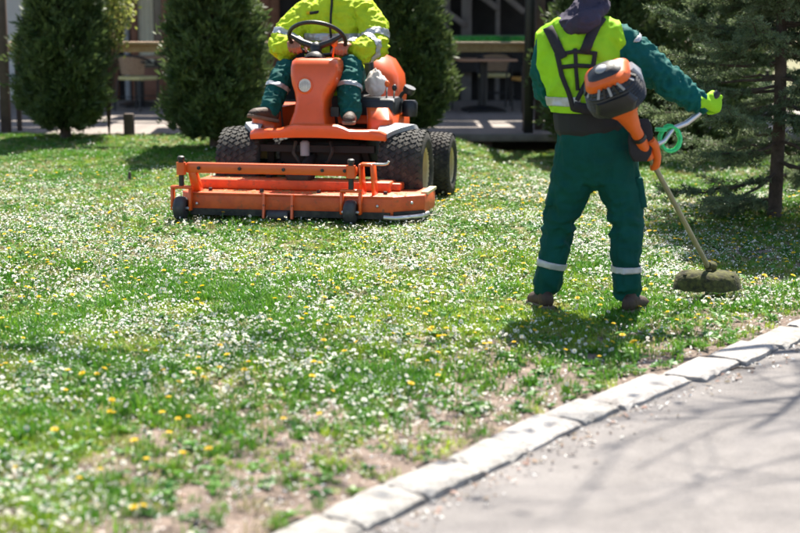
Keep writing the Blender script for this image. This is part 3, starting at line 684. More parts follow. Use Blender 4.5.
MB().tube([(.115, -.02, .6), (.112, -.06, .68), (.112, -.08, .72)], .012, 8).box((.112, -.09, .735), (.06, .03, .07)).build('pedal', M_['black_plastic'], mow)
MB().tube([(-.30, -.04, .6), (-.30, -.08, .72), (-.30, -.08, .80)], .008, 8).build('pedal_rod', M_['dark_metal'], mow)
# seat and rear hood
MB().loft([rrect(-.03, .62, .24, .24, .08, z) for z in (.70, .78, .82)]).build('seat', M_['black_plastic'], mow)
MB().loft([[(x, y+.86+.05*(z-.8), z) for x, y, _ in rrect(-.03, 0, hw, .05, .04, z)] for z, hw in ((.80, .22), (1.0, .235), (1.2, .21), (1.27, .16))]).build('seat_back', M_['black_plastic'], mow)
MB().loft([rrect(.0, 1.12, .36, .26, .1, .58), rrect(.0, 1.14, .385, .28, .12, .80), rrect(.0, 1.16, .37, .27, .14, .96), rrect(0, 1.18, .30, .22, .14, 1.08), rrect(0, 1.19, .20, .14, .1, 1.13)]).build('engine_hood', OR, mow)
MB().box((0, 1.15, .52), (.6, .5, .14)).build('rear_frame', M_['under'], mow, .02, 1)
# white bag
bg = MB(); bg.sphere((0, 0, 0), .085, 56, (1.0, .9, 1.15)); me = bg.mesh('bag', weld=.001)
for v in me.vertices:
    p = v.co*16; n_ = abs(noise.noise(p))+.5*abs(noise.noise(p*2.1))+.25*abs(noise.noise(p*4.3)); v.co *= .86+.26*n_
    k_ = max(0, v.co.z-.03)/.07; v.co.x *= 1-.35*min(1, k_); v.co.y *= 1-.35*min(1, k_); v.co.z += .03*k_
bag = link('plastic_bag', me, M_['white_plastic']); tag(bag, 'crumpled white plastic bag behind the mower control box', 'bag')
def mw(p): return MO+Matrix.Rotation(MA, 3, 'Z') @ Vector(p)
bag.location = mw((.30, .47, .91)); bag.rotation_euler = (0, 0, .4)
MB().box((.33, .50, .745), (.2, .2, .10)).build('battery_tray', M_['under'], mow)
# ------------------------------------------------------------------ people: fused surfaces
def chain_rings(pts, side, n=14):
    """pts: (point, rx, ry)"""
    P_ = [Vector(p[0]) for p in pts]; m = len(P_); S = Vector(side); rings = []
    tg = [(P_[min(i+1, m-1)]-P_[max(i-1, 0)]).normalized() for i in range(m)]
    def ring(c, t, rx, ry):
        sx = S-t*S.dot(t)
        if sx.length < .1: sx = Vector((0, 1, 0))-t*t.y
        sx.normalize(); sy = t.cross(sx)
        return [c+sx*rx*math.cos(2*math.pi*k/n)+sy*ry*math.sin(2*math.pi*k/n) for k in range(n)]
    r0 = pts[0]; e = min(r0[1], r0[2]) if len(r0) > 2 else r0[1]
    get = lambda q: (q[1], q[2]) if len(q) > 2 else (q[1], q[1])
    rx, ry = get(pts[0]); e = min(rx, ry)
    for f in (.95, .7): rings.append(ring(P_[0]-tg[0]*e*f, tg[0], rx*math.sqrt(1-f*f), ry*math.sqrt(1-f*f)))
    for i in range(m): rings.append(ring(P_[i], tg[i], *get(pts[i])))
    rx, ry = get(pts[-1]); e = min(rx, ry)
    for f in (.7, .95): rings.append(ring(P_[-1]+tg[-1]*e*f, tg[-1], rx*math.sqrt(1-f*f), ry*math.sqrt(1-f*f)))
    return rings
def fuse(chains, voxel=.010, smooth=3, grow=0):
    b = MB()
    for side, pts in chains:
        q = [(p[0], p[1]+grow, (p[2] if len(p) > 2 else p[1])+grow) for p in pts]
        b.loft(chain_rings(q, side))
    me = b.mesh('tmp'); o = bpy.data.objects.new('tmp', me); COL.objects.link(o)
    m1 = o.modifiers.new('r', 'REMESH'); m1.mode = 'VOXEL'; m1.voxel_size = voxel
    m2 = o.modifiers.new('s', 'SMOOTH'); m2.iterations = smooth; m2.factor = .5
    dg = bpy.context.evaluated_depsgraph_get(); dg.update(); r = bpy.data.meshes.new_from_object(o.evaluated_get(dg))
    bpy.data.objects.remove(o); bpy.data.meshes.remove(me)
    r.polygons.foreach_set('use_smooth', [True]*len(r.polygons)); r.materials.clear(); return r
def wrinkle(me, amp, freq, seed, joints=(), stretch=(1, 1, 1), base=.35):
    me.update(); off = Vector((seed*3.7, seed*1.3, seed*7.1)); nr = [v.normal.copy() for v in me.vertices]
    for v, n in zip(me.vertices, nr):
        p = v.co; wgt = base
        for j, rj in joints: wgt += math.exp(-((p-Vector(j)).length/rj)**2)
        q = Vector((p.x*stretch[0], p.y*stretch[1], p.z*stretch[2]))*freq+off
        wv = noise.noise(q+Vector((noise.noise(q*.6), noise.noise(q*.6+Vector((5, 0, 0))), 0))*1.1)
        rd = (1-abs(wv)*2.2); rd2 = 1-abs(noise.noise(q*2.1+Vector((9, 2, 4))))*2
        v.co = p+n*amp*wgt*(rd*.8+rd2*.3-.35)
    me.update()
def band(me, p, axis, hw, inflate, name, m, parent, keep=None):
    bm = bmesh.new(); bm.from_mesh(me); ax = Vector(axis).normalized(); p = Vector(p)
    if keep: bmesh.ops.delete(bm, geom=[f for f in bm.faces if not keep(f.calc_center_median())], context='FACES')
    for s in (1, -1):
        bmesh.ops.bisect_plane(bm, geom=bm.verts[:]+bm.edges[:]+bm.faces[:], plane_co=p+ax*hw*s, plane_no=ax*s, clear_outer=True)
    bm.normal_update(); ns_ = {v: v.normal.copy() for v in bm.verts}
    for v in bm.verts: v.co += ns_[v]*inflate
    bmesh.ops.solidify(bm, geom=bm.faces[:], thickness=-.003)
    r = bpy.data.meshes.new(name); bm.to_mesh(r); bm.free(); r.polygons.foreach_set('use_smooth', [True]*len(r.polygons))
    return link(name, r, m, parent)
def hand(W, f, n, s, curl, k=1.0, spread=.0):
    """chains for a hand: wrist W, finger direction f, palm normal n, thumb side s"""
    W, f, n, s = Vector(W), Vector(f).normalized(), Vector(n).normalized(), Vector(s).normalized(); ch = []
    ch.append((s, [(W-f*.02, .026*k, .020*k), (W+f*.02*k, .031*k, .017*k), (W+f*.055*k, .040*k, .015*k), (W+f*.085*k, .040*k, .013*k)]))
    for i, (o_, L) in enumerate(((.031, .92), (.0105, 1.0), (-.0105, .95), (-.031, .78))):
        p = W+f*.085*k+s*o_*k; d = (f+s*spread*(1.5-i)*.3).normalized(); pts = [(p, .0098*k)]
        nl = n-d*n.dot(d); nl.normalize()
        for l_, c_ in ((.042, curl), (.027, curl*1.05), (.022, curl*.7)):
            d, nl = d*math.cos(c_)+nl*math.sin(c_), nl*math.cos(c_)-d*math.sin(c_)
            p = p+d*l_*L*k; pts.append((p, .0085*k))
        ch.append((s, pts))
    p = W+f*.022*k+s*.030*k; d = (f*.55+s*.65+n*.45).normalized(); p1 = p+d*.042*k; d2 = (f*.75+s*.1+n*.65).normalized(); p2 = p1+d2*.032*k; p3 = p2+(d2+n*.3).normalized()*.024*k
    ch.append((n, [(p, .015*k), (p1, .0115*k), (p2, .0105*k), (p3, .009*k)])); return ch
def head_chains(c, fwd, up=(0, 0, 1)):
    c, f, u = Vector(c), Vector(fwd).normalized(), Vector(up); u = (u-f*u.dot(f)).normalized(); s = f.cross(u)
    ch = [(s, [(c-u*.085+f*.025, .052, .062), (c-u*.05+f*.015, .064, .080), (c, .076, .094), (c+u*.04-f*.005, .078, .096), (c+u*.07-f*.01, .066, .082)])]
    ch.append((s, [(c-u*.105+f*.055, .026, .022), (c-u*.085+f*.06, .040, .03), (c-u*.06+f*.05, .055, .04)]))     # jaw
    ch.append((s, [(c+u*.02+f*.092, .008, .008), (c-u*.005+f*.104, .011, .012), (c-u*.022+f*.110, .016, .012)]))    # nose
    ch.append((u, [(c+s*.045+u*.028+f*.078, .010), (c+s*.015+u*.028+f*.090, .010), (c-s*.015+u*.028+f*.090, .010), (c-s*.045+u*.028+f*.078, .010)]))  # brow
    ch.append((u, [(c+s*.022-u*.052+f*.086, .007), (c-u*.052+f*.094, .009), (c-s*.022-u*.052+f*.086, .007)]))       # lips
    for q in (-1, 1): ch.append((f, [(c+s*q*.076-u*.032, .012, .008), (c+s*q*.084-f*.006, .018, .008), (c+s*q*.082+u*.026-f*.006, .014, .007)]))
    eyes = [c+s*q*.031+u*.006+f*.083 for q in (-1, 1)]; return ch, eyes
X_, Y_, Z_ = (1, 0, 0), (0, 1, 0), (0, 0, 1)
def shoe(p, heel, toe, name='boot', up=Vector((0, 0, 1)), lift=.0):
    """boot from heel to toe points (sole centre line at ground level)"""
    h, t = Vector(heel), Vector(toe); d = (t-h).normalized(); s = d.cross(up).normalized(); u = s.cross(d); L = (t-h).length
    ch = [(s, [(h+u*.055, .036, .05), (h+d*L*.25+u*.055, .038, .05), (h+d*L*.55+u*.048, .045, .043), (h+d*L*.8+u*.04, .048, .036), (t+u*.034-d*.03, .042, .028)])]
    ch.append((s, [(h+d*L*.14+u*.05, .040, .042), (h+d*L*.14+u*.085, .038, .040)]))
    o = link(name, fuse(ch, .007, 2), M_['boot'], p)
    sl = MB(); out = []
    prof = [(-.16, 0), (-.14, .028), (0, .036), (.3, .034), (.55, .042), (.8, .050), (.95, .040), (1.02, .015)]
    pts = [(a, b) for a, b in prof]+[(a, -b) for a, b in reversed(prof)][:-1]
    r0 = [h+d*(L*a)+s*b for a, b in pts]; r1 = [q+u*.026 for q in r0]
    sl.loft([r0, r1], smooth=False).build('sole', M_['sole'], o, .004, 1); return o
# ---- standing worker (faces +Y, away from the camera)
WB = Vector((1.0, 8.22, 0)); wk = empty('person', WB, 0, 'person in lime vest and green trousers holding the string trimmer, back to camera', 'person')
legL = [((-.205, .066, .135), .078, .080), ((-.192, .07, .20), .078, .082), ((-.172, .07, .28), .084, .088), ((-.150, .08, .42), .090, .094), ((-.118, .06, .56), .104, .106), ((-.082, .04, .70), .122, .122), ((-.045, .02, .86), .138, .135)]
legR = [((.210, -.06, .135), .080, .082), ((.206, -.06, .20), .080, .084), ((.204, -.05, .28), .087, .09), ((.205, -.03, .42), .092, .096), ((.194, -.01, .56), .104, .108), ((.160, 0, .70), .120, .122), ((.125, .01, .86), .135, .135)]
pel = [((.043, .01, .80), .19, .145), ((.035, .01, .90), .205, .15), ((.02, .01, 1.0), .19, .14)]
tors = [((.012, .01, .97), .182, .138), ((.003, .0, 1.08), .182, .135), ((-.022, 0, 1.2), .198, .14), ((-.044, .01, 1.34), .218, .142), ((-.05, .02, 1.45), .19, .118), ((-.045, .035, 1.53), .095, .085)]
armR = [((.13, .01, 1.45), .085), ((.235, -.01, 1.372), .094), ((.36, -.02, 1.255), .085), ((.47, -.02, 1.178), .069), ((.575, -.02, 1.11), .052)]
armL = [((-.205, .03, 1.43), .080), ((-.232, .08, 1.28), .074), ((-.205, .17, 1.15), .068), ((-.10, .29, 1.09), .060), ((-.01, .36, 1.085), .05)]
gripR = Vector((.635, -.02, 1.125)); gripL = Vector((.045, .44, 1.085))
hcW, eyW = head_chains((.035, .07, 1.765), (.25, .9, -.25))
handRw = hand((.592, -.045, 1.118), (.62, .30, -.05), (-.25, .75, -.35), (.25, .25, .8), R(62), 1.12)
handLw = hand((.0, .375, 1.09), (.75, .6, 0), (0, .1, -1), (.5, -.8, 0), R(55), 1.08)
def thin(ch, k): return [(p[0], p[1]*k, (p[2] if len(p) > 2 else p[1])*k) for p in ch]
bodyW = [(X_, thin(legL, .66)), (X_, thin(legR, .66)), (X_, thin(pel, .85)), (X_, thin(tors, .85)), (Y_, thin(armR, .7)), (Y_, thin(armL, .7)), (X_, [((-.04, .03, 1.48), .065), ((.0, .055, 1.62), .058), ((.02, .065, 1.72), .056)])]+hcW
for (h_, t_) in (((-.212, .03, .06), (-.235, .09, .05)), ((.22, -.10, .06), (.255, -.05, .05))): bodyW.append((X_, [(h_, .028), (t_, .025)]))
body = link('body', fuse(bodyW, .0065, 3), M_['skin'], wk)
for e in eyW: MB().sphere(e, .0125, 10).build('eye', M_['petal'], wk)
hair = link('hair', fuse([(X_, [((.02, .01, 1.72), .068, .05), ((.03, .03, 1.79), .084, .085), ((.033, .05, 1.835), .084, .098), ((.035, .055, 1.86), .066, .08)])], .008, 3), M_['hair'], wk)
slim = lambda L: [(p[0], p[1]*(.90 if p[0][2] < .6 else .95), p[2]*(.92 if p[0][2] < .6 else .97)) for p in L]
tm_ = fuse([(X_, slim(legL)), (X_, slim(legR)), (X_, pel)], .009, 3)
wrinkle(tm_, .024, 8, 1, [((-.2, .07, .1), .10), ((.21, -.06, .1), .10), ((-.14, .08, .46), .13), ((.2, -.03, .46), .13), ((.04, .0, .74), .13)], (1, 1, 1.7), .18)
wrinkle(tm_, .011, 15, 21, (), (1, 1, .38), .8); trou = link('trousers', tm_, M_['trouser'], wk)
band(tm_, (-.177, .07, .242), (.20, 0, 1), .017, .004, 'reflective_band', M_['reflect'], trou, lambda c: c.x < .05 and c.z < .5)
band(tm_, (.205, -.05, .238), (-.02, 0, 1), .017, .004, 'reflective_band', M_['reflect'], trou, lambda c: c.x > .05 and c.z < .5)
pk = MB().loft([[(x, y, z) for x, y, z in rrect(.276-.18*(zz-.6), -.01, .026, .07, .024, zz)] for zz in (.565, .60, .70, .725)]).build('cargo_pocket', M_['trouser'], trou, .006, 2)
MB().loft([[(x, y, z) for x, y, z in rrect(-.188+.23*(zz-.6), .06, .026, .06, .024, zz)] for zz in (.565, .60, .69, .71)]).build('cargo_pocket', M_['trouser'], trou, .006, 2)
jm = fuse([(X_, tors), (Y_, armR), (Y_, armL)], .009, 3)
wrinkle(jm, .018, 12, 2, [((.36, -.02, 1.25), .16), ((.52, -.02, 1.14), .12), ((.18, 0, 1.4), .1), ((-.25, .1, 1.2), .15)], (1.6, 1, 1), .3)
wrinkle(jm, .008, 22, 24, (), (1, 1, 1), .7); jk = link('jacket', jm, M_['teal'], wk)
band(jm, (.20, -.0, 1.40), (.8, 0, -.62), .011, .004, 'reflective_band', M_['reflect'], jk, lambda c: c.x > .12 and c.z > 1.43)
vest_t = [((.006, .0, 1.075), .186, .139), ((-.022, 0, 1.2), .203, .144), ((-.044, .01, 1.34), .224, .147), ((-.05, .02, 1.45), .20, .124), ((-.045, .035, 1.52), .11, .095)]
vm = fuse([(X_, vest_t), (X_, [((-.23, .02, 1.40), .088), ((-.15, .02, 1.47), .082), ((.05, .02, 1.475), .082), ((.14, .012, 1.435), .098)])], .009, 3, .010)
wrinkle(vm, .022, 7, 3, [((-.03, -.1, 1.15), .15)], (1, 1, 1), .5)
wrinkle(vm, .010, 17, 23, (), (1, 1, .6), .7)
bm = bmesh.new(); bm.from_mesh(vm)
for co, no in (((.178, 0, 1.4), (1, 0, .25)), ((-.287, 0, 1.4), (-1, 0, 0)), ((0, 0, 1.065), (0, 0, -1))):
    bmesh.ops.bisect_plane(bm, geom=bm.verts[:]+bm.edges[:]+bm.faces[:], plane_co=co, plane_no=no, clear_outer=True)
bm.to_mesh(vm); bm.free(); vm.polygons.foreach_set('use_smooth', [True]*len(vm.polygons))
vest = link('safety_vest', vm, M_['hivis_vest'], wk)
band(vm, (0, 0, 1.125), (0, 0, 1), .024, .004, 'reflective_band', M_['reflect'], vest, lambda c: c.x < -.07 or c.y > 0)
wbm = fuse([(X_, [((.014, .008, .99), .193, .148), ((.004, .002, 1.075), .195, .148)])], .009, 2, .006)
link('waistband', wbm, M_['band'], wk)
hm = fuse([(X_, [((-.13, .08, 1.54), .030), ((-.155, -.01, 1.53), .030), ((-.13, -.07, 1.525), .032), ((-.07, -.092, 1.54), .036), ((.005, -.078, 1.57), .033), ((.055, -.03, 1.60), .030), ((.075, .06, 1.62), .030), ((.03, .13, 1.585), .03), ((-.07, .14, 1.56), .032), ((-.135, .08, 1.545), .035)]),
           (X_, [((-.05, .01, 1.50), .125, .10), ((-.035, .025, 1.56), .10, .095), ((-.01, .04, 1.615), .078, .08)]),
           (X_, [((-.12, -.085, 1.50), .045, .03), ((-.06, -.115, 1.525), .06, .03), ((.0, -.095, 1.56), .05, .03)])], .008, 4)
wrinkle(hm, .014, 16, 5, (), (1, 1, 1), .7); link('hood', hm, M_['hoodie'], wk)
# harness straps draped on the vest back
dg = bpy.context.evaluated_depsgraph_get()
bvh = BVHTree.FromPolygons([v.co.copy() for v in vm.vertices], [tuple(p.vertices) for p in vm.polygons])
def drape(x, z):
    h = bvh.ray_cast(Vector((x, -1, z)), Vector((0, 1, 0)))
    return h[0].y if h[0] else None
def px(p): return ((p[0]-400)*.00515-1.0, 1.6-(p[1]-9)*.00512)
har = empty('harness', (0, 0, 0)); har.parent = wk
def strap(name, pts, wd, th=.008, lift=.006):
    P2 = [Vector(px(p)) for p in pts]; res = []
    for a, b in zip(P2[:-1], P2[1:]):
        n_ = max(2, int((b-a).length/.02))
        res += [a+(b-a)*i/n_ for i in range(n_)]
    res.append(P2[-1]); rings = []; last = -.15
    for i, p in enumerate(res):
        t = (res[min(i+1, len(res)-1)]-res[max(i-1, 0)]).normalized(); s = Vector((-t.y, t.x)); row = []
        ys = []
        for q in (-.5, 0, .5):
            e = p+s*wd*q; y = drape(e.x, e.y); ys.append(y)
        ok = [y for y in ys if y is not None]; last = min(ok) if ok else last
        a, b = p-s*wd/2, p+s*wd/2
        ya, yb = (ys[0] if ys[0] is not None else last), (ys[2] if ys[2] is not None else last)
        ya, yb = min(ya, last+.02), min(yb, last+.02)
        rings.append([(a.x, ya-lift, a.y), (a.x, ya-lift-th, a.y), (p.x, min(last, (ya+yb)/2)-lift-th, p.y), (b.x, yb-lift-th, b.y), (b.x, yb-lift, b.y), (p.x, min(last, (ya+yb)/2)-lift, p.y)])
    return MB().loft(rings, smooth=False).build(name, M_['strap'], har, .002, 1)
strap('shoulder_strap', [(549, 27), (553, 36), (559, 50), (563, 58)], .052, .012)
strap('shoulder_strap', [(604, 16), (597, 25), (589, 40), (584, 52)], .052, .012)
strap('back_bar', [(556, 55), (575, 51), (595, 53)], .020)
strap('back_bar', [(560, 67), (576, 65), (594, 66)], .022)
strap('back_bar', [(575, 48), (576, 70), (578, 90)], .020)
strap('back_bar', [(557, 53), (562, 75), (570, 95), (574, 110)], .024)
strap('back_bar', [(595, 51), (593, 67), (585, 84), (577, 100)], .024)
strap('back_pad', [(574, 106), (584, 108), (600, 109)], .055, .014)
MB().loft([[(x, y-.03*(.9-z), z) for x, y, z in rrect(.245, -.17, hw, .014, .012, z)] for z, hw in ((.82, .035), (.86, .058), (.93, .066), (1.0, .058), (1.04, .04))]).build('hip_pad', M_['strap'], har, .004, 1)
strap('side_strap', [(596, 70), (606, 82), (612, 100)], .025)
shoe(wk, (-.205, .005, 0), (-.275, .20, 0)); shoe(wk, (.208, -.12, 0), (.325, .06, 0))
link('glove', fuse([(Y_, [((.575, -.025, 1.11), .044, .040), ((.605, -.03, 1.115), .042, .034)])]+[(a, [(q[0], q[1]*1.16, (q[2] if len(q) > 2 else q[1])*1.22) for q in b]) for a, b in handRw], .005, 2), M_['hivis_vest'], wk)
link('glove', fuse([(a, [(q[0], q[1]*1.14, (q[2] if len(q) > 2 else q[1])*1.18) for q in b]) for a, b in handLw], .005, 2), M_['hivis_vest'], wk)
# ---- string trimmer
tri = empty('string_trimmer', WB, 0, 'orange string trimmer with long olive shaft held by the standing worker', 'trimmer')
E0 = Vector((.074, -.39, 1.195)); E1 = Vector((.765, .42, .115)); ax = (E1-E0).normalized(); TL = (E1-E0).length
sdx = (Vector((1, 0, 0))-ax*ax.x).normalized(); upx = sdx.cross(ax)
if upx.z < 0: upx = -upx
TM = Matrix((sdx, upx, ax)).transposed()
def tp(a, b, c): return E0+sdx*a+upx*b+ax*c
def thull(secs, name, m, parent=tri, bev=0):
    """secs: (c, cx, cy, hx, hy, r)"""
    return MB().loft([[tp(x, y, c) for x, y, _ in rrect(cx, cy, hx, hy, r, 0, 5)] for c, cx, cy, hx, hy, r in secs]).build(name, m, parent, bev)
es_ = [(-.115, 0, 0, .06, .05, .04), (-.10, 0, 0, .105, .085, .07)]
for k in range(22):
    c_ = -.09+k*.0082; hx = float(np.interp(c_, [-.1, -.06, 0, .05, .09], [.105, .14, .152, .148, .11]))*(1 if k % 2 else .955)
    es_.append((c_, 0, 0, hx, hx*.79, hx*.58))
eng = MB().loft([[tp(x, y, c) for x, y, _ in rrect(cx, cy, hx, hy, r, 0, 5)] for c, cx, cy, hx, hy, r in es_+[(.12, 0, 0, .06, .05, .04)]], smooth=False).build('engine_housing', M_['black_plastic'], tri)
thull([(-.142, .0, -.004, .062, .052, .03), (-.132, 0, -.002, .100, .076, .045), (-.100, 0, .012, .118, .096, .055), (-.05, 0, .04, .120, .094, .055), (.0, 0, .066, .10, .066, .05)], 'top_cover', M_['orange_plastic'], eng)
for k in (-3, -2, 2, 3): MB().bar(tp(k*.026, .045, -.128), tp(k*.03, .085, -.098), .010, .012, upx).build('vent_slot', M_['black_plastic'], eng)
thull([(-.158, .0, .004, .06, .046, .04), (-.136, 0, .004, .088, .064, .05)], 'starter_cover', M_['black_plastic'], eng)
MB().lathe([(0, .014), (.024, .013), (.031, .006), (.031, -.01)], tp(-.01, .004, -.154), -ax, 18).build('starter_cap', M_['grey_plastic'], eng)
for k in range(-5, 6):
    a_ = R(-90+k*15); c_, s_ = math.cos(a_), math.sin(a_)
    MB().bar(tp(c_*.095, s_*.090, -.108), tp(c_*.140, s_*.112, -.066), .012, .016, upx).build('cooling_fin', M_['dark_metal'] if k % 2 else M_['grey_plastic'], eng)
thull([(-.05, -.0, -.095, .09, .032, .028), (.0, 0, -.105, .11, .036, .03), (.06, 0, -.09, .08, .03, .028)], 'fuel_tank', M_['black_plastic'], eng)
MB().tube([tp(-.05, .125, -.07), tp(-.04, .142, -.05), tp(.03, .142, -.04), tp(.045, .13, -.04)], .011, 8).build('top_handle', M_['black_plastic'], eng)
thull([(-.09, .118, .03, .018, .03, .014), (-.03, .135, .03, .022, .04, .018), (.03, .13, .03, .018, .03, .014)], 'muffler', M_['grey_plastic'], eng)
thull([(.06, 0, -.01, .10, .085, .07), (.11, 0, -.005, .085, .07, .055), (.16, 0, 0, .058, .052, .045), (.23, 0, 0, .043, .043, .04), (.27, 0, 0, .036, .036, .033)], 'clutch_cover', M_['orange_plastic'])
slv = MB().tube([tp(0, 0, .26), tp(0, 0, .50)], [.033, .029], 16).build('grip_sleeve', M_['orange_plastic'], tri)
MB().tube([tp(0, 0, .335), tp(0, 0, .36)], .037, 16).build('clamp', M_['black_plastic'], slv)
thull([(.40, .045, .01, .02, .024, .018), (.45, .05, .01, .022, .028, .02), (.52, .035, .005, .022, .028, .02), (.56, .012, 0, .026, .028, .02), (.575, .0, 0, .026, .028, .02)], 'handle_bracket', M_['orange_plastic'])
MB().tube([tp(.0, 0, .45), tp(0, 0, TL-.06)], .0145, 12).build('shaft', M_['shaft'], tri)
hb = tp(.02, .03, .47)
hbp = [hb, hb+Vector((.07, .0, .035)), Vector((.43, -.08, .985)), Vector((.50, -.06, 1.01)), Vector((.56, -.03, 1.05)), Vector((.60, -.02, 1.085))]
hl_ = [hb, hb+Vector((-.02, .12, .08)), Vector((.26, .22, 1.02)), Vector((.2, .33, 1.05)), Vector((.12, .4, 1.07))]
ha = MB().tube(hbp, [.012, .013, .014, .0145, .0145, .013], 10).build('handlebar', M_['chrome'], tri)
MB().tube(hl_, .012, 10).build('handlebar', M_['chrome'], tri)
MB().tube([(.59, -.025, 1.075), (.625, -.02, 1.112), (.66, -.01, 1.155), (.672, -.008, 1.17)], [.017, .020, .021, .017], 12).build('grip', M_['black_plastic'], ha)
MB().tube([(.12, .4, 1.07), (.03, .46, 1.085)], .018, 10).build('grip', M_['black_plastic'], tri)
# cutting head and guard, caked with clippings
HD = Vector((.765, .43, .0))
gd = MB(); rg = []
for i in range(17):
    a = R(-8+196*i/16); cx, sy = math.cos(a), math.sin(a)
    r_ = .205; pr = [(.05, .150), (.11, .150), (.165, .140), (.192, .112), (.208, .05), (.200, .05), (.184, .102), (.16, .128), (.11, .138), (.05, .138)]
    rg.append([(HD.x-.035+q*cx*.93, HD.y-.02-q*sy*.75, HD.z+z) for q, z in pr])
gd.loft(rg); gm = gd.mesh('guard')
for v in gm.vertices: v.co += Vector((0, 0, 1))*.010*noise.noise(v.co*30)
guard = link('guard', gm, M_['dirt_olive'], tri)
hp = MB().lathe([(0, .20), (.022, .19), (.030, .16), (.045, .135), (.05, .11), (.03, .10)], HD, (-.1, -.05, 1), 16).tube([tuple(HD+Vector((-.005, -.01, .17))), tuple(tp(0, 0, TL-.10))], [.03, .022], 12)
for k in range(9): hp.sphere(HD+Vector((random.uniform(-.17, .10), random.uniform(-.13, 0), .136+random.uniform(-.012, .008))), random.uniform(.014, .03), 8, (1.3, 1, .45))
hp.build('gear_head', M_['dirt_olive'], tri)
MB().lathe([(0, .10), (.045, .10), (.055, .08), (.055, .05), (.03, .035), (0, .035)], HD, (0, 0, 1), 18).build('line_spool', M_['black_plastic'], tri)
MB().tube([tuple(HD+Vector((-.05, 0, .06))), tuple(HD+Vector((-.12, .03, .05))), tuple(HD+Vector((-.19, .02, .04)))], .0018, 5).build('cutting_line', M_['line_green'], tri)
# coil of green line
co = MB(); cc = Vector((.412, -.10, .93)); 
for j in range(13):
    p = []; r1, r2, ph_ = random.uniform(.045, .06), random.uniform(.055, .072), random.uniform(-.3, .3)
    for i in range(25):
        a = 2*math.pi*i/24; p.append(cc+Vector((math.cos(a)*r1+random.uniform(-.003, .003), -.012+j*.0035+.014*math.sin(a+ph_), math.sin(a)*r2+random.uniform(-.003, .003))))
    co.tube(p, .005, 6, cap=False)
for a in (0, .5): co.tube([cc+Vector((-.05+.03*math.cos(t)-.0, .0+.03*math.sin(t), .045+a*.02)) for t in np.linspace(0, 6.28, 13)], .0045, 6, cap=False)
coil = co.build('line_coil', M_['line_green']); coil.location = WB; tag(coil, 'bright green coil of trimmer line hung on the handlebar', 'line coil')
# ---- driver (mower coordinates, faces -v)
DB = Vector((-.03, .55, .62))
drv = empty('person', mw(DB), MA, 'person in bright yellow-green jacket seated at the mower steering wheel', 'person')
def D(*a): return Vector(a)-DB
def dch(ch): return [(Vector(p[0])-DB,)+tuple(p[1:]) for p in ch]
dl = dch([((-.12, .62, .92), .115, .11), ((-.24, .36, .985), .105, .105), ((-.33, .14, 1.015), .09, .092), ((-.352, .05, .93), .084, .088), ((-.368, -.04, .83), .078, .08), ((-.375, -.12, .745), .072, .07)])
drl = dch([((.07, .62, .92), .12, .115), ((.13, .36, 1.0), .108, .105), ((.17, .14, 1.045), .096, .096), ((.185, .06, .95), .092, .094), ((.20, -.02, .84), .085, .088), ((.225, -.08, .735), .080, .08)])
dp = dch([((-.03, .66, .90), .19, .15), ((-.03, .62, 1.0), .19, .15)])
dt = dch([((-.04, .61, .95), .205, .16), ((-.045, .57, 1.15), .235, .165), ((-.03, .54, 1.36), .262, .165), ((-.02, .54, 1.50), .215, .125), ((-.02, .54, 1.585), .10, .09)])
aL = rimpt(R(203)); aR = rimpt(R(-32))
dal = dch([((-.235, .54, 1.46), .105), ((-.365, .48, 1.33), .108), ((-.415, .38, 1.205), .104), ((-.355, .25, 1.185), .088), (tuple(aL+V(-.012, .10, .0)), .058)])
dar = dch([((.19, .54, 1.46), .108), ((.285, .48, 1.335), .112), ((.315, .36, 1.205), .107), ((.24, .23, 1.175), .09), (tuple(aR+V(.025, .10, -.005)), .058)])
hcD, eyD = head_chains(D(-.02, .51, 1.775), (0, -1, -.2))
hLd = hand(Vector(aL)+Vector((-.008, .088, .026))-DB, (.08, -1, -.02), (.2, 0, -1), (1, .1, .1), R(58), 1.28)
hRd = hand(Vector(aR)+Vector((.016, .088, .026))-DB, (-.15, -1, -.02), (-.2, 0, -1), (-1, .1, .1), R(58), 1.28)
bodyD = [(X_, thin(dl, .72)), (X_, thin(drl, .72)), (X_, thin(dp, .85)), (X_, thin(dt, .85)), (Z_, thin(dal, .62)), (Z_, thin(dar, .62)), (X_, [(D(-.02, .54, 1.5), .065), (D(-.02, .53, 1.64), .058), (D(-.02, .52, 1.74), .056)])]+hcD+hLd+hRd
bodyD += [(X_, [(D(-.375, -.13, .72), .045), (D(-.44, -.20, .73), .035)]), (X_, [(D(.235, -.08, .70), .045), (D(.25, -.2, .685), .035)])]
link('body', fuse(bodyD, .006, 2), M_['skin'], drv)
for e in eyD: MB().sphere(e, .0125, 10).build('eye', M_['petal'], drv)
link('hair', fuse([(X_, [(D(-.02, .565, 1.73), .068, .05), (D(-.02, .55, 1.80), .084, .082), (D(-.02, .535, 1.845), .084, .092), (D(-.02, .53, 1.87), .066, .078)])], .008, 3), M_['hair'], drv)
dm_ = fuse([(X_, dl), (X_, drl), (X_, dp)], .009, 3)
wrinkle(dm_, .018, 12, 7, [(D(-.33, .14, 1.0), .14), (D(.17, .14, 1.03), .14), (D(.22, -.06, .76), .1), (D(-.37, -.1, .78), .1)], (1, 1, 1.6))
dtr = link('trousers', dm_, M_['trouser_drv'], drv)
band(dm_, D(-.358, .02, .90), (.25, .5, 1), .017, .004, 'reflective_band', M_['reflect'], dtr, lambda c: c.x+DB.x < -.2)
band(dm_, D(.192, .03, .905), (0, .5, 1), .017, .004, 'reflective_band', M_['reflect'], dtr, lambda c: c.x+DB.x > .08)
djm = fuse([(X_, dt), (Z_, dal), (Z_, dar)], .009, 3)
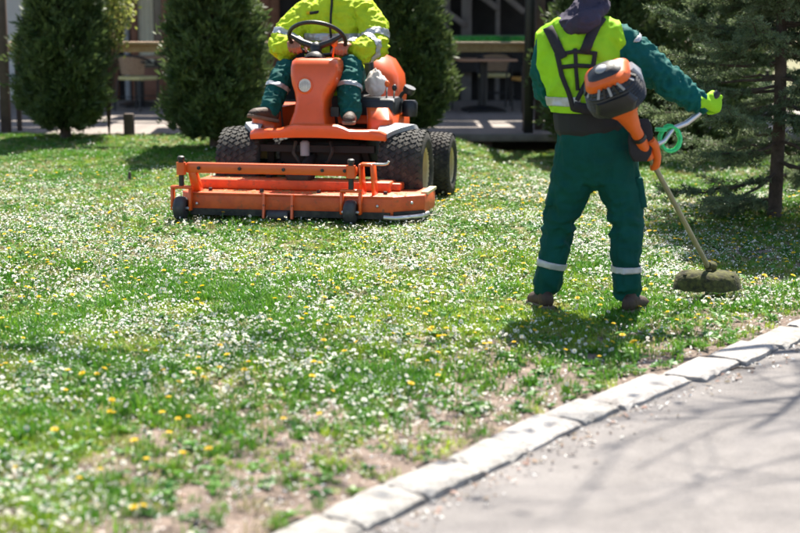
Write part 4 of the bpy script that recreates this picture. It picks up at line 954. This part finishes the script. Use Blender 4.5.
wrinkle(djm, .024, 10, 8, [(D(-.41, .38, 1.2), .16), (D(.31, .36, 1.2), .16), (D(-.2, .5, 1.4), .12), (D(.17, .5, 1.4), .12), (D(0, .4, 1.1), .2)], (1, 1, 1.3), .45)
wrinkle(djm, .009, 21, 25, (), (1, 1, .7), .8); djk = link('jacket', djm, M_['hivis'], drv)
band(djm, D(-.395, .43, 1.265), (-.35, -.5, -1), .028, .004, 'reflective_band', M_['reflect'], djk, lambda c: c.x+DB.x < -.27 and c.z+DB.z > 1.17)
band(djm, D(.30, .42, 1.27), (.3, -.5, -1), .028, .004, 'reflective_band', M_['reflect'], djk, lambda c: c.x+DB.x > .2 and c.z+DB.z > 1.17)
band(djm, D(.275, .29, 1.19), (-.45, -1, -.1), .028, .004, 'reflective_band', M_['reflect'], djk, lambda c: c.x+DB.x > .12 and c.y+DB.y < .40 and c.z+DB.z < 1.35)
band(djm, D(-.03, .4, 1.27), (0, 0, 1), .028, .004, 'reflective_band', M_['reflect'], djk, lambda c: abs(c.x+DB.x+.03) < .225 and c.y+DB.y < .5)
jb = BVHTree.FromPolygons([v.co.copy() for v in djm.vertices], [tuple(p.vertices) for p in djm.polygons])
def onjack(u, z):
    h = jb.ray_cast(D(u, -1, z), Vector((0, 1, 0))); return (h[0] if h[0] else D(u, .38, z))
MB().tube([onjack(-.03, z)+Vector((0, -.006, 0)) for z in np.linspace(1.0, 1.57, 20)], .009, 6).build('zip', M_['band'], djk)
b = MB()
for u, wd, mm in ((-.165, .075, 'band'), (-.215, .03, 'dandelion')):
    c = onjack(u, 1.455); MB().box(c+Vector((0, -.008, 0)), (wd, .012, .022), Matrix.Rotation(R(-8), 3, 'Y')).build('chest_badge', M_[mm], djk, .003, 1)
cm = fuse([(X_, [(D(-.02, .54, 1.55), .10, .085), (D(-.02, .54, 1.62), .085, .08)])], .008, 2, .006); link('collar', cm, M_['trouser'], drv)
for ch_, e in ((dal, aL+V(-.012, .10, 0)), (dar, aR+V(.025, .10, -.005))):
    a, b_ = Vector(ch_[-2][0]), Vector(ch_[-1][0]); t = (b_-a).normalized()
    MB().tube([b_-t*.0, b_+t*.045], [.050, .046], 14).build('cuff', M_['band'], drv)
shoe(drv, D(-.345, -.13, .655), D(-.49, -.30, .70), up=Vector((.35, .45, 1)).normalized()); shoe(drv, D(.225, -.05, .658), D(.25, -.27, .652))
kn = MB().sphere((0, 0, 0), .028, 12, (1, .7, 1.2)).tube([(0, 0, -.02), (-.02, .03, -.12)], .007, 6).build('throttle_knob', M_['orange_plastic'], mow); kn.location = (.075, .05, 1.235)
# ------------------------------------------------------------------ grass, flowers, litter (instances on points)
protos = bpy.data.collections.new('prototypes')
def proto(name, me, m):
    o = bpy.data.objects.new(name, me)
    for q in (m if isinstance(m, (list, tuple)) else [m]): me.materials.append(q)
    return o
def tuft(seed, n, hmin, hmax, wd, rad, lean):
    g_ = np.random.default_rng(seed); vs, fs = [], []
    for i in range(n):
        a = g_.random()*6.28; r = rad*g_.random()**.5; p = V(math.cos(a)*r, math.sin(a)*r, -.006); b = g_.random()*6.28; L = g_.uniform(hmin, hmax)
        dv = V(math.cos(b), math.sin(b), 0); s = V(-math.sin(b), math.cos(b), 0)*wd/2*g_.uniform(.7, 1.3); ln = g_.uniform(.2, 1)*lean
        p1 = p+V(0, 0, L*.55)+dv*L*ln*.25; p2 = p+V(0, 0, L*(1-.35*ln))+dv*L*ln*.8; k = len(vs)
        vs += [p-s, p+s, p1-s*.85, p1+s*.85, p2]; fs += [(k, k+1, k+3, k+2), (k+2, k+3, k+4)]
    me = bpy.data.meshes.new('tuft'); me.from_pydata([tuple(v) for v in vs], [], fs); return me
def rosette(seed):
    g_ = np.random.default_rng(seed); vs, fs = [], []
    for i in range(8):
        a = i*.785+g_.normal()*.2; L = g_.uniform(.03, .06); dv = V(math.cos(a), math.sin(a), 0); s = V(-math.sin(a), math.cos(a), 0)*L*.22; k = len(vs); u = g_.uniform(.3, .9)
        vs += [dv*.003, dv*L*.5+V(0, 0, L*u*.6)-s, dv*L*.5+V(0, 0, L*u*.6)+s, dv*L+V(0, 0, L*u*.5)]; fs += [(k, k+1, k+3, k+2)]
    me = bpy.data.meshes.new('rosette'); me.from_pydata([tuple(v) for v in vs], [], fs); return me
def daisy(seed, h, rad, tilt):
    g_ = np.random.default_rng(seed); b = MB(); c = Vector((tilt*.3*h, 0, h)); rot = Matrix.Rotation(tilt, 3, 'Y'); mi = []
    n = 9
    for i in range(n):
        a = 6.283*i/n; d = Vector((math.cos(a), math.sin(a), .12)); s = Vector((-math.sin(a), math.cos(a), 0))
        b.add([c+rot@(d*rad*.2), c+rot@(d*rad*.75-s*rad*.27), c+rot@(d*rad), c+rot@(d*rad*.75+s*rad*.27)], [(0, 1, 2, 3)]); mi.append(0)
    k0 = len(b.f); b.lathe([(rad*.34, .001), (rad*.25, rad*.2), (0, rad*.25)], c, rot@Vector((0, 0, 1)), 6); mi += [1]*(len(b.f)-k0)
    k0 = len(b.f); b.tube([(0, 0, -.005), (c.x*.5, 0, h*.55), tuple(c)], .0012, 3, cap=False); mi += [2]*(len(b.f)-k0)
    me = bpy.data.meshes.new('daisy'); me.from_pydata(b.v, [], b.f); me.polygons.foreach_set('material_index', mi); return me
def dandelion_mesh(seed, h, rad):
    g_ = np.random.default_rng(seed); b = MB(); c = Vector((g_.normal()*.008, g_.normal()*.008, h)); mi = []
    for ring, (rr, el, n) in enumerate(((1, .15, 14), (.75, .6, 11), (.45, 1.2, 7))):
        for i in range(n):
            a = 6.283*i/n+ring*.3; d = Vector((math.cos(a), math.sin(a), el)).normalized(); s = Vector((-math.sin(a), math.cos(a), 0))
            b.add([c+d*rad*.1, c+d*rad*rr*.8-s*rad*.15, c+d*rad*rr, c+d*rad*rr*.8+s*rad*.15], [(0, 1, 2, 3)]); mi.append(0)
    k0 = len(b.f); b.tube([(0, 0, -.01), (c.x*.4, c.y*.4, h*.6), tuple(c)], .0022, 4, cap=False); mi += [1]*(len(b.f)-k0)
    me = bpy.data.meshes.new('dandelion'); me.from_pydata(b.v, [], b.f); me.polygons.foreach_set('material_index', mi)
    me.materials.append(M_['dandelion']); me.materials.append(M_['stem']); return me
def scatter(name, pts, scl, protos_, label, cat, tilt=.15):
    """one object of instances on points, picking a prototype at random"""
    cl = bpy.data.collections.new(name+'_kinds')
    for p in protos_: cl.objects.link(p)
    me = bpy.data.meshes.new(name); me.vertices.add(len(pts)); me.vertices.foreach_set('co', np.asarray(pts, np.float32).ravel())
    at = me.attributes.new('scl', 'FLOAT', 'POINT'); at.data.foreach_set('value', np.asarray(scl, np.float32))
    rt = me.attributes.new('rot', 'FLOAT_VECTOR', 'POINT'); n = len(pts)
    rt.data.foreach_set('vector', np.stack([rng.normal(size=n)*tilt, rng.normal(size=n)*tilt, rng.random(n)*6.283], 1).astype(np.float32).ravel())
    o = link(name, me); ng = bpy.data.node_groups.new(name, 'GeometryNodeTree')
    ng.interface.new_socket('Geometry', in_out='INPUT', socket_type='NodeSocketGeometry'); ng.interface.new_socket('Geometry', in_out='OUTPUT', socket_type='NodeSocketGeometry')
    N_ = ng.nodes; a = N_.new('NodeGroupInput'); z = N_.new('NodeGroupOutput'); ip = N_.new('GeometryNodeInstanceOnPoints'); ci = N_.new('GeometryNodeCollectionInfo')
    ci.inputs['Collection'].default_value = cl; ci.inputs['Separate Children'].default_value = True; ci.inputs['Reset Children'].default_value = True
    s1 = N_.new('GeometryNodeInputNamedAttribute'); s1.data_type = 'FLOAT'; s1.inputs['Name'].default_value = 'scl'
    s2 = N_.new('GeometryNodeInputNamedAttribute'); s2.data_type = 'FLOAT_VECTOR'; s2.inputs['Name'].default_value = 'rot'
    e2 = N_.new('FunctionNodeEulerToRotation'); ng.links.new(s2.outputs[0], e2.inputs[0])
    ng.links.new(a.outputs[0], ip.inputs['Points']); ng.links.new(ci.outputs[0], ip.inputs['Instance']); ip.inputs['Pick Instance'].default_value = True
    ng.links.new(e2.outputs[0], ip.inputs['Rotation']); ng.links.new(s1.outputs[0], ip.inputs['Scale']); ng.links.new(ip.outputs[0], z.inputs[0])
    md = o.modifiers.new('scatter', 'NODES'); md.node_group = ng
    return tag(o, label, cat, kind='stuff')
def fbm(x, y, s, seed=0):
    """cheap smooth value noise, 3 octaves, 0..1"""
    g_ = np.random.default_rng(900+seed); T = g_.random((64, 64)); r = 0; amp = .5; tot = 0
    for k in range(3):
        u, v = x*s*(2**k)+17.3*k, y*s*(2**k)+5.1*k; i, j = np.floor(u).astype(int), np.floor(v).astype(int); fu, fv = ss(u-i), ss(v-j)
        q = lambda a, b: T[a % 64, b % 64]
        r = r+amp*((q(i, j)*(1-fu)+q(i+1, j)*fu)*(1-fv)+(q(i, j+1)*(1-fu)+q(i+1, j+1)*fu)*fv); tot += amp; amp *= .5
    return r/tot
def kn_(x, y):
    t = (x-KO[0])*KD[0]+(y-KO[1])*KD[1]; return (x-KO[0])*KN[0]+(y-KO[1])*KN[1]-bow(t)
def points(n, y0, y1, margin):
    """random points on the lawn inside the widening view wedge plus a margin"""
    y = rng.uniform(y0, y1, n*2); hw = y*.257+margin; x = rng.uniform(-1, 1, n*2)*(y1*.257+margin); k = (np.abs(x) < hw) & (kn_(x, y) < -.195) & (y < 17.52); x, y = x[k][:n], y[k][:n]
    return x, y
def bare(x, y):
    d_ = -kn_(x, y)-.2+.35*ss((y-6.3)/1.2); edge = ss((d_-.10+.55*(fbm(x, y, 1.6, 1)-.5)*2)/1.1); patch = ss((fbm(x, y, 1.3, 2)-.40)/.16)
    near = 1-ss((y-6.5)/3.0); return edge*(1-near*(1-patch)*.8)      # 0 bare .. 1 full
def lay(x, y): return np.stack([x, y, lawn_z(x, y)], 1)
GD = [proto('grass_tuft', tuft(40+i, 24, .03, .085, .0048, .04, .9), M_['grass_deep']) for i in range(3)]
G1 = [proto('grass_tuft', tuft(i, 24, .03, .075, .0046, .045, .9), M_['grass']) for i in range(4)]
G2 = [proto('grass_tuft', tuft(10+i, 18, .02, .05, .0042, .05, 1.1), M_['grass_dry']) for i in range(2)]+[proto('broad_leaf', rosette(20+i), M_['broadleaf']) for i in range(3)]
xs, ys = [], []
for n, a, b, mg in ((46000, 3.9, 9.5, 1.2), (62000, 9.5, 17.55, 2.2)):
    x, y = points(n, a, b, mg); k = rng.random(len(x)) < .06+.94*bare(x, y)*(.10+.90*ss((fbm(x, y, 2.3, 3)-.38)/.26)); xs.append(x[k]); ys.append(y[k])
x, y = np.concatenate(xs), np.concatenate(ys)
# keep the trimmer's, mower's and boots' feet clear of long blades
sc = rng.uniform(.45, 1.05, len(x))*(.35+.95*fbm(x, y, 2.6, 4)); sc = np.where(y > 10, sc*.85, sc)
mask = ((x-1.75)**2+(y-8.6)**2 < .3**2); sc[mask] *= .6
dk_ = rng.random(len(x)) < ss((fbm(x, y, 1.5, 14)-.42)/.2)*.85+.08
scatter('grass', lay(x[~dk_], y[~dk_]), sc[~dk_]*.85, G1, 'short yellow-green grass over most of the lawn', 'grass')
scatter('deep_grass', lay(x[dk_], y[dk_]), sc[dk_]*1.15, GD, 'deeper green taller grass clumps in the lawn', 'grass')
x, y = points(42000, 3.9, 17.5, 1.5); k = rng.random(len(x)) < .15+.75*bare(x, y); x, y = x[k], y[k]
scatter('ground_cover', lay(x, y), rng.uniform(.6, 1.3, len(x)), G2, 'low weeds and dry grass mixed into the lawn', 'weeds')
DS = [proto('daisy_flower', daisy(i, h, r_, t_), [M_['petal'], M_['daisy_eye'], M_['stem']]) for i, (h, r_, t_) in enumerate(((.04, .0095, .3), (.032, .008, .8), (.05, .010, 1.0), (.028, .0075, .1), (.024, .0065, .5)))]
x, y = points(70000, 3.9, 17.0, .9); cl = ss((fbm(x, y, 1.4, 6)-.42)/.2); yf = (1-.8*ss((y-12)/3))*(1-.75*ss((y-10.5)/2)*ss((-x-1.2)/1.0))
k = rng.random(len(x)) < (.10+.90*cl)*yf*(.45+.55*bare(x, y))*.80*(.2+.8*ss((np.hypot(x-2.9, y-11.2)-.9)/.7)); x, y = x[k], y[k]
scatter('daisies', lay(x, y), rng.uniform(.75, 1.25, len(x)), DS, 'white daisies sprinkled densely over the lawn', 'daisies')
PT = []
for i in range(4):
    pm = bpy.data.meshes.new('petal'); a_ = .0045+.001*i
    pm.from_pydata([(-a_, 0, 0), (0, -a_*.6, .001), (a_, 0, .003), (0, a_*.6, .001)], [], [(0, 1, 2, 3)]); PT.append(proto('fallen_petal', pm, M_['petal']))
x, y = points(125000, 3.9, 14.5, .7); k = rng.random(len(x)) < (.18+.82*ss((fbm(x, y, 1.7, 16)-.42)/.18))*(1-.8*ss((y-10.5)/3))*(.2+.8*bare(x, y))*(.25+.75*ss((np.hypot(x-2.9, y-11.2)-.9)/.7)); x, y = x[k], y[k]
pts = lay(x, y); pts[:, 2] += rng.random(len(x))*.04+.006
scatter('fallen_petals', pts, rng.uniform(.7, 1.4, len(x)), PT, 'tiny white fallen petals caught among the grass blades', 'petals', .55)
# dandelions: the largest as individuals, the rest as one mass
DM = [dandelion_mesh(i, h, .0145) for i, h in enumerate((.05, .065, .04))]
x, y = points(1700, 4.3, 14, .2); k = rng.random(len(x)) < .12+.88*ss((fbm(x, y, .8, 8)-.35)/.3); x, y = x[k], y[k]
k = (-kn_(x, y) > .45) & (rng.random(len(x)) < (.35+.65*ss((y-5.5)/2.5))*(1-.8*ss((y-10.5)/1.5)*ss((-x-1)/.8))); x, y = x[k], y[k]
order = np.argsort(y); x, y = x[order], y[order]
inb = (np.abs(x) < y*.257); first = np.zeros(len(x), bool); first[np.where(inb)[0][:200]] = True
for i, (a, b) in enumerate(zip(x[first], y[first])):
    o = link('dandelion', DM[i % 3]); o.location = (a, b, float(lawn_z(a, b))); o.rotation_euler = (random.uniform(-.5, .1), random.uniform(-.25, .25), random.random()*6.28); s = random.uniform(.8, 1.2); o.scale = (s, s, s)
    tag(o, 'yellow dandelion flower in the daisy-covered lawn', 'dandelion', 'dandelions in the lawn')
DP = [bpy.data.objects.new('dandelion_flower', m) for m in DM]
scatter('far_dandelions', lay(x[~first], y[~first]), rng.uniform(.8, 1.2, (~first).sum()), DP, 'small yellow dandelions in the farther lawn', 'dandelions')
# dry litter on the soil and along the kerb
def chip(seed, L):
    g_ = np.random.default_rng(seed); me = bpy.data.meshes.new('chip'); n = 5
    me.from_pydata([(math.cos(6.28*i/n)*L*g_.uniform(.5, 1), math.sin(6.28*i/n)*L*.6*g_.uniform(.5, 1), .003+g_.random()*.006) for i in range(n)], [], [tuple(range(n))]); return me
CH = [proto('dry_leaf', chip(i, l), M_['litter']) for i, l in enumerate((.012, .018, .008, .010))]+[proto('white_petal', chip(9+i, .009), M_['petal']) for i in range(2)]
x, y = points(16000, 3.9, 9.5, .6); k = rng.random(len(x)) < .12+.88*(1-bare(x, y)); x, y = x[k], y[k]; pts = lay(x, y)
t_ = rng.uniform(-2, 6, 900); n_ = np.abs(rng.normal(size=900))*.07+.0; n_ = n_+bow(t_); px_ = np.stack([KO[0]+KD[0]*t_+KN[0]*(n_+.02), KO[1]+KD[1]*t_+KN[1]*(n_+.02), np.full(900, -.024)], 1)
t2 = rng.uniform(-2, 6, 260); n2 = rng.uniform(.1, 2.5, 260); p2_ = np.stack([KO[0]+KD[0]*t2+KN[0]*n2, KO[1]+KD[1]*t2+KN[1]*n2, np.full(260, -.024)], 1)
pts = np.concatenate([pts, px_, p2_]); scatter('leaf_litter', pts, np.concatenate([rng.uniform(.6, 1.3, len(pts)-260), rng.uniform(.2, .6, 260)]), CH, 'dry leaf scraps and petals on the bare soil and along the kerb', 'litter', .25)
# twig and scraps on the path
o = MB().tube([(-.07, 0, .004), (-.02, .004, .012), (.03, -.003, .008), (.075, .006, .004)], [.004, .005, .004, .002], 6).build('twig', M_['bark']); o.location = (1.56, 6.93, -.026); o.rotation_euler = (0, 0, .35); tag(o, 'thin dark twig lying on the asphalt path', 'twig')
for (a, b, l) in ((.72, 5.66, 'dark leaf scrap on the path, nearer the kerb'), (.71, 5.46, 'dark leaf scrap on the path, nearer the camera')):
    o = link('leaf_scrap', CH[1].data.copy(), None); o.data.materials.clear(); o.data.materials.append(M_['boot']); o.location = (a, b, -.023); tag(o, l, 'leaf')
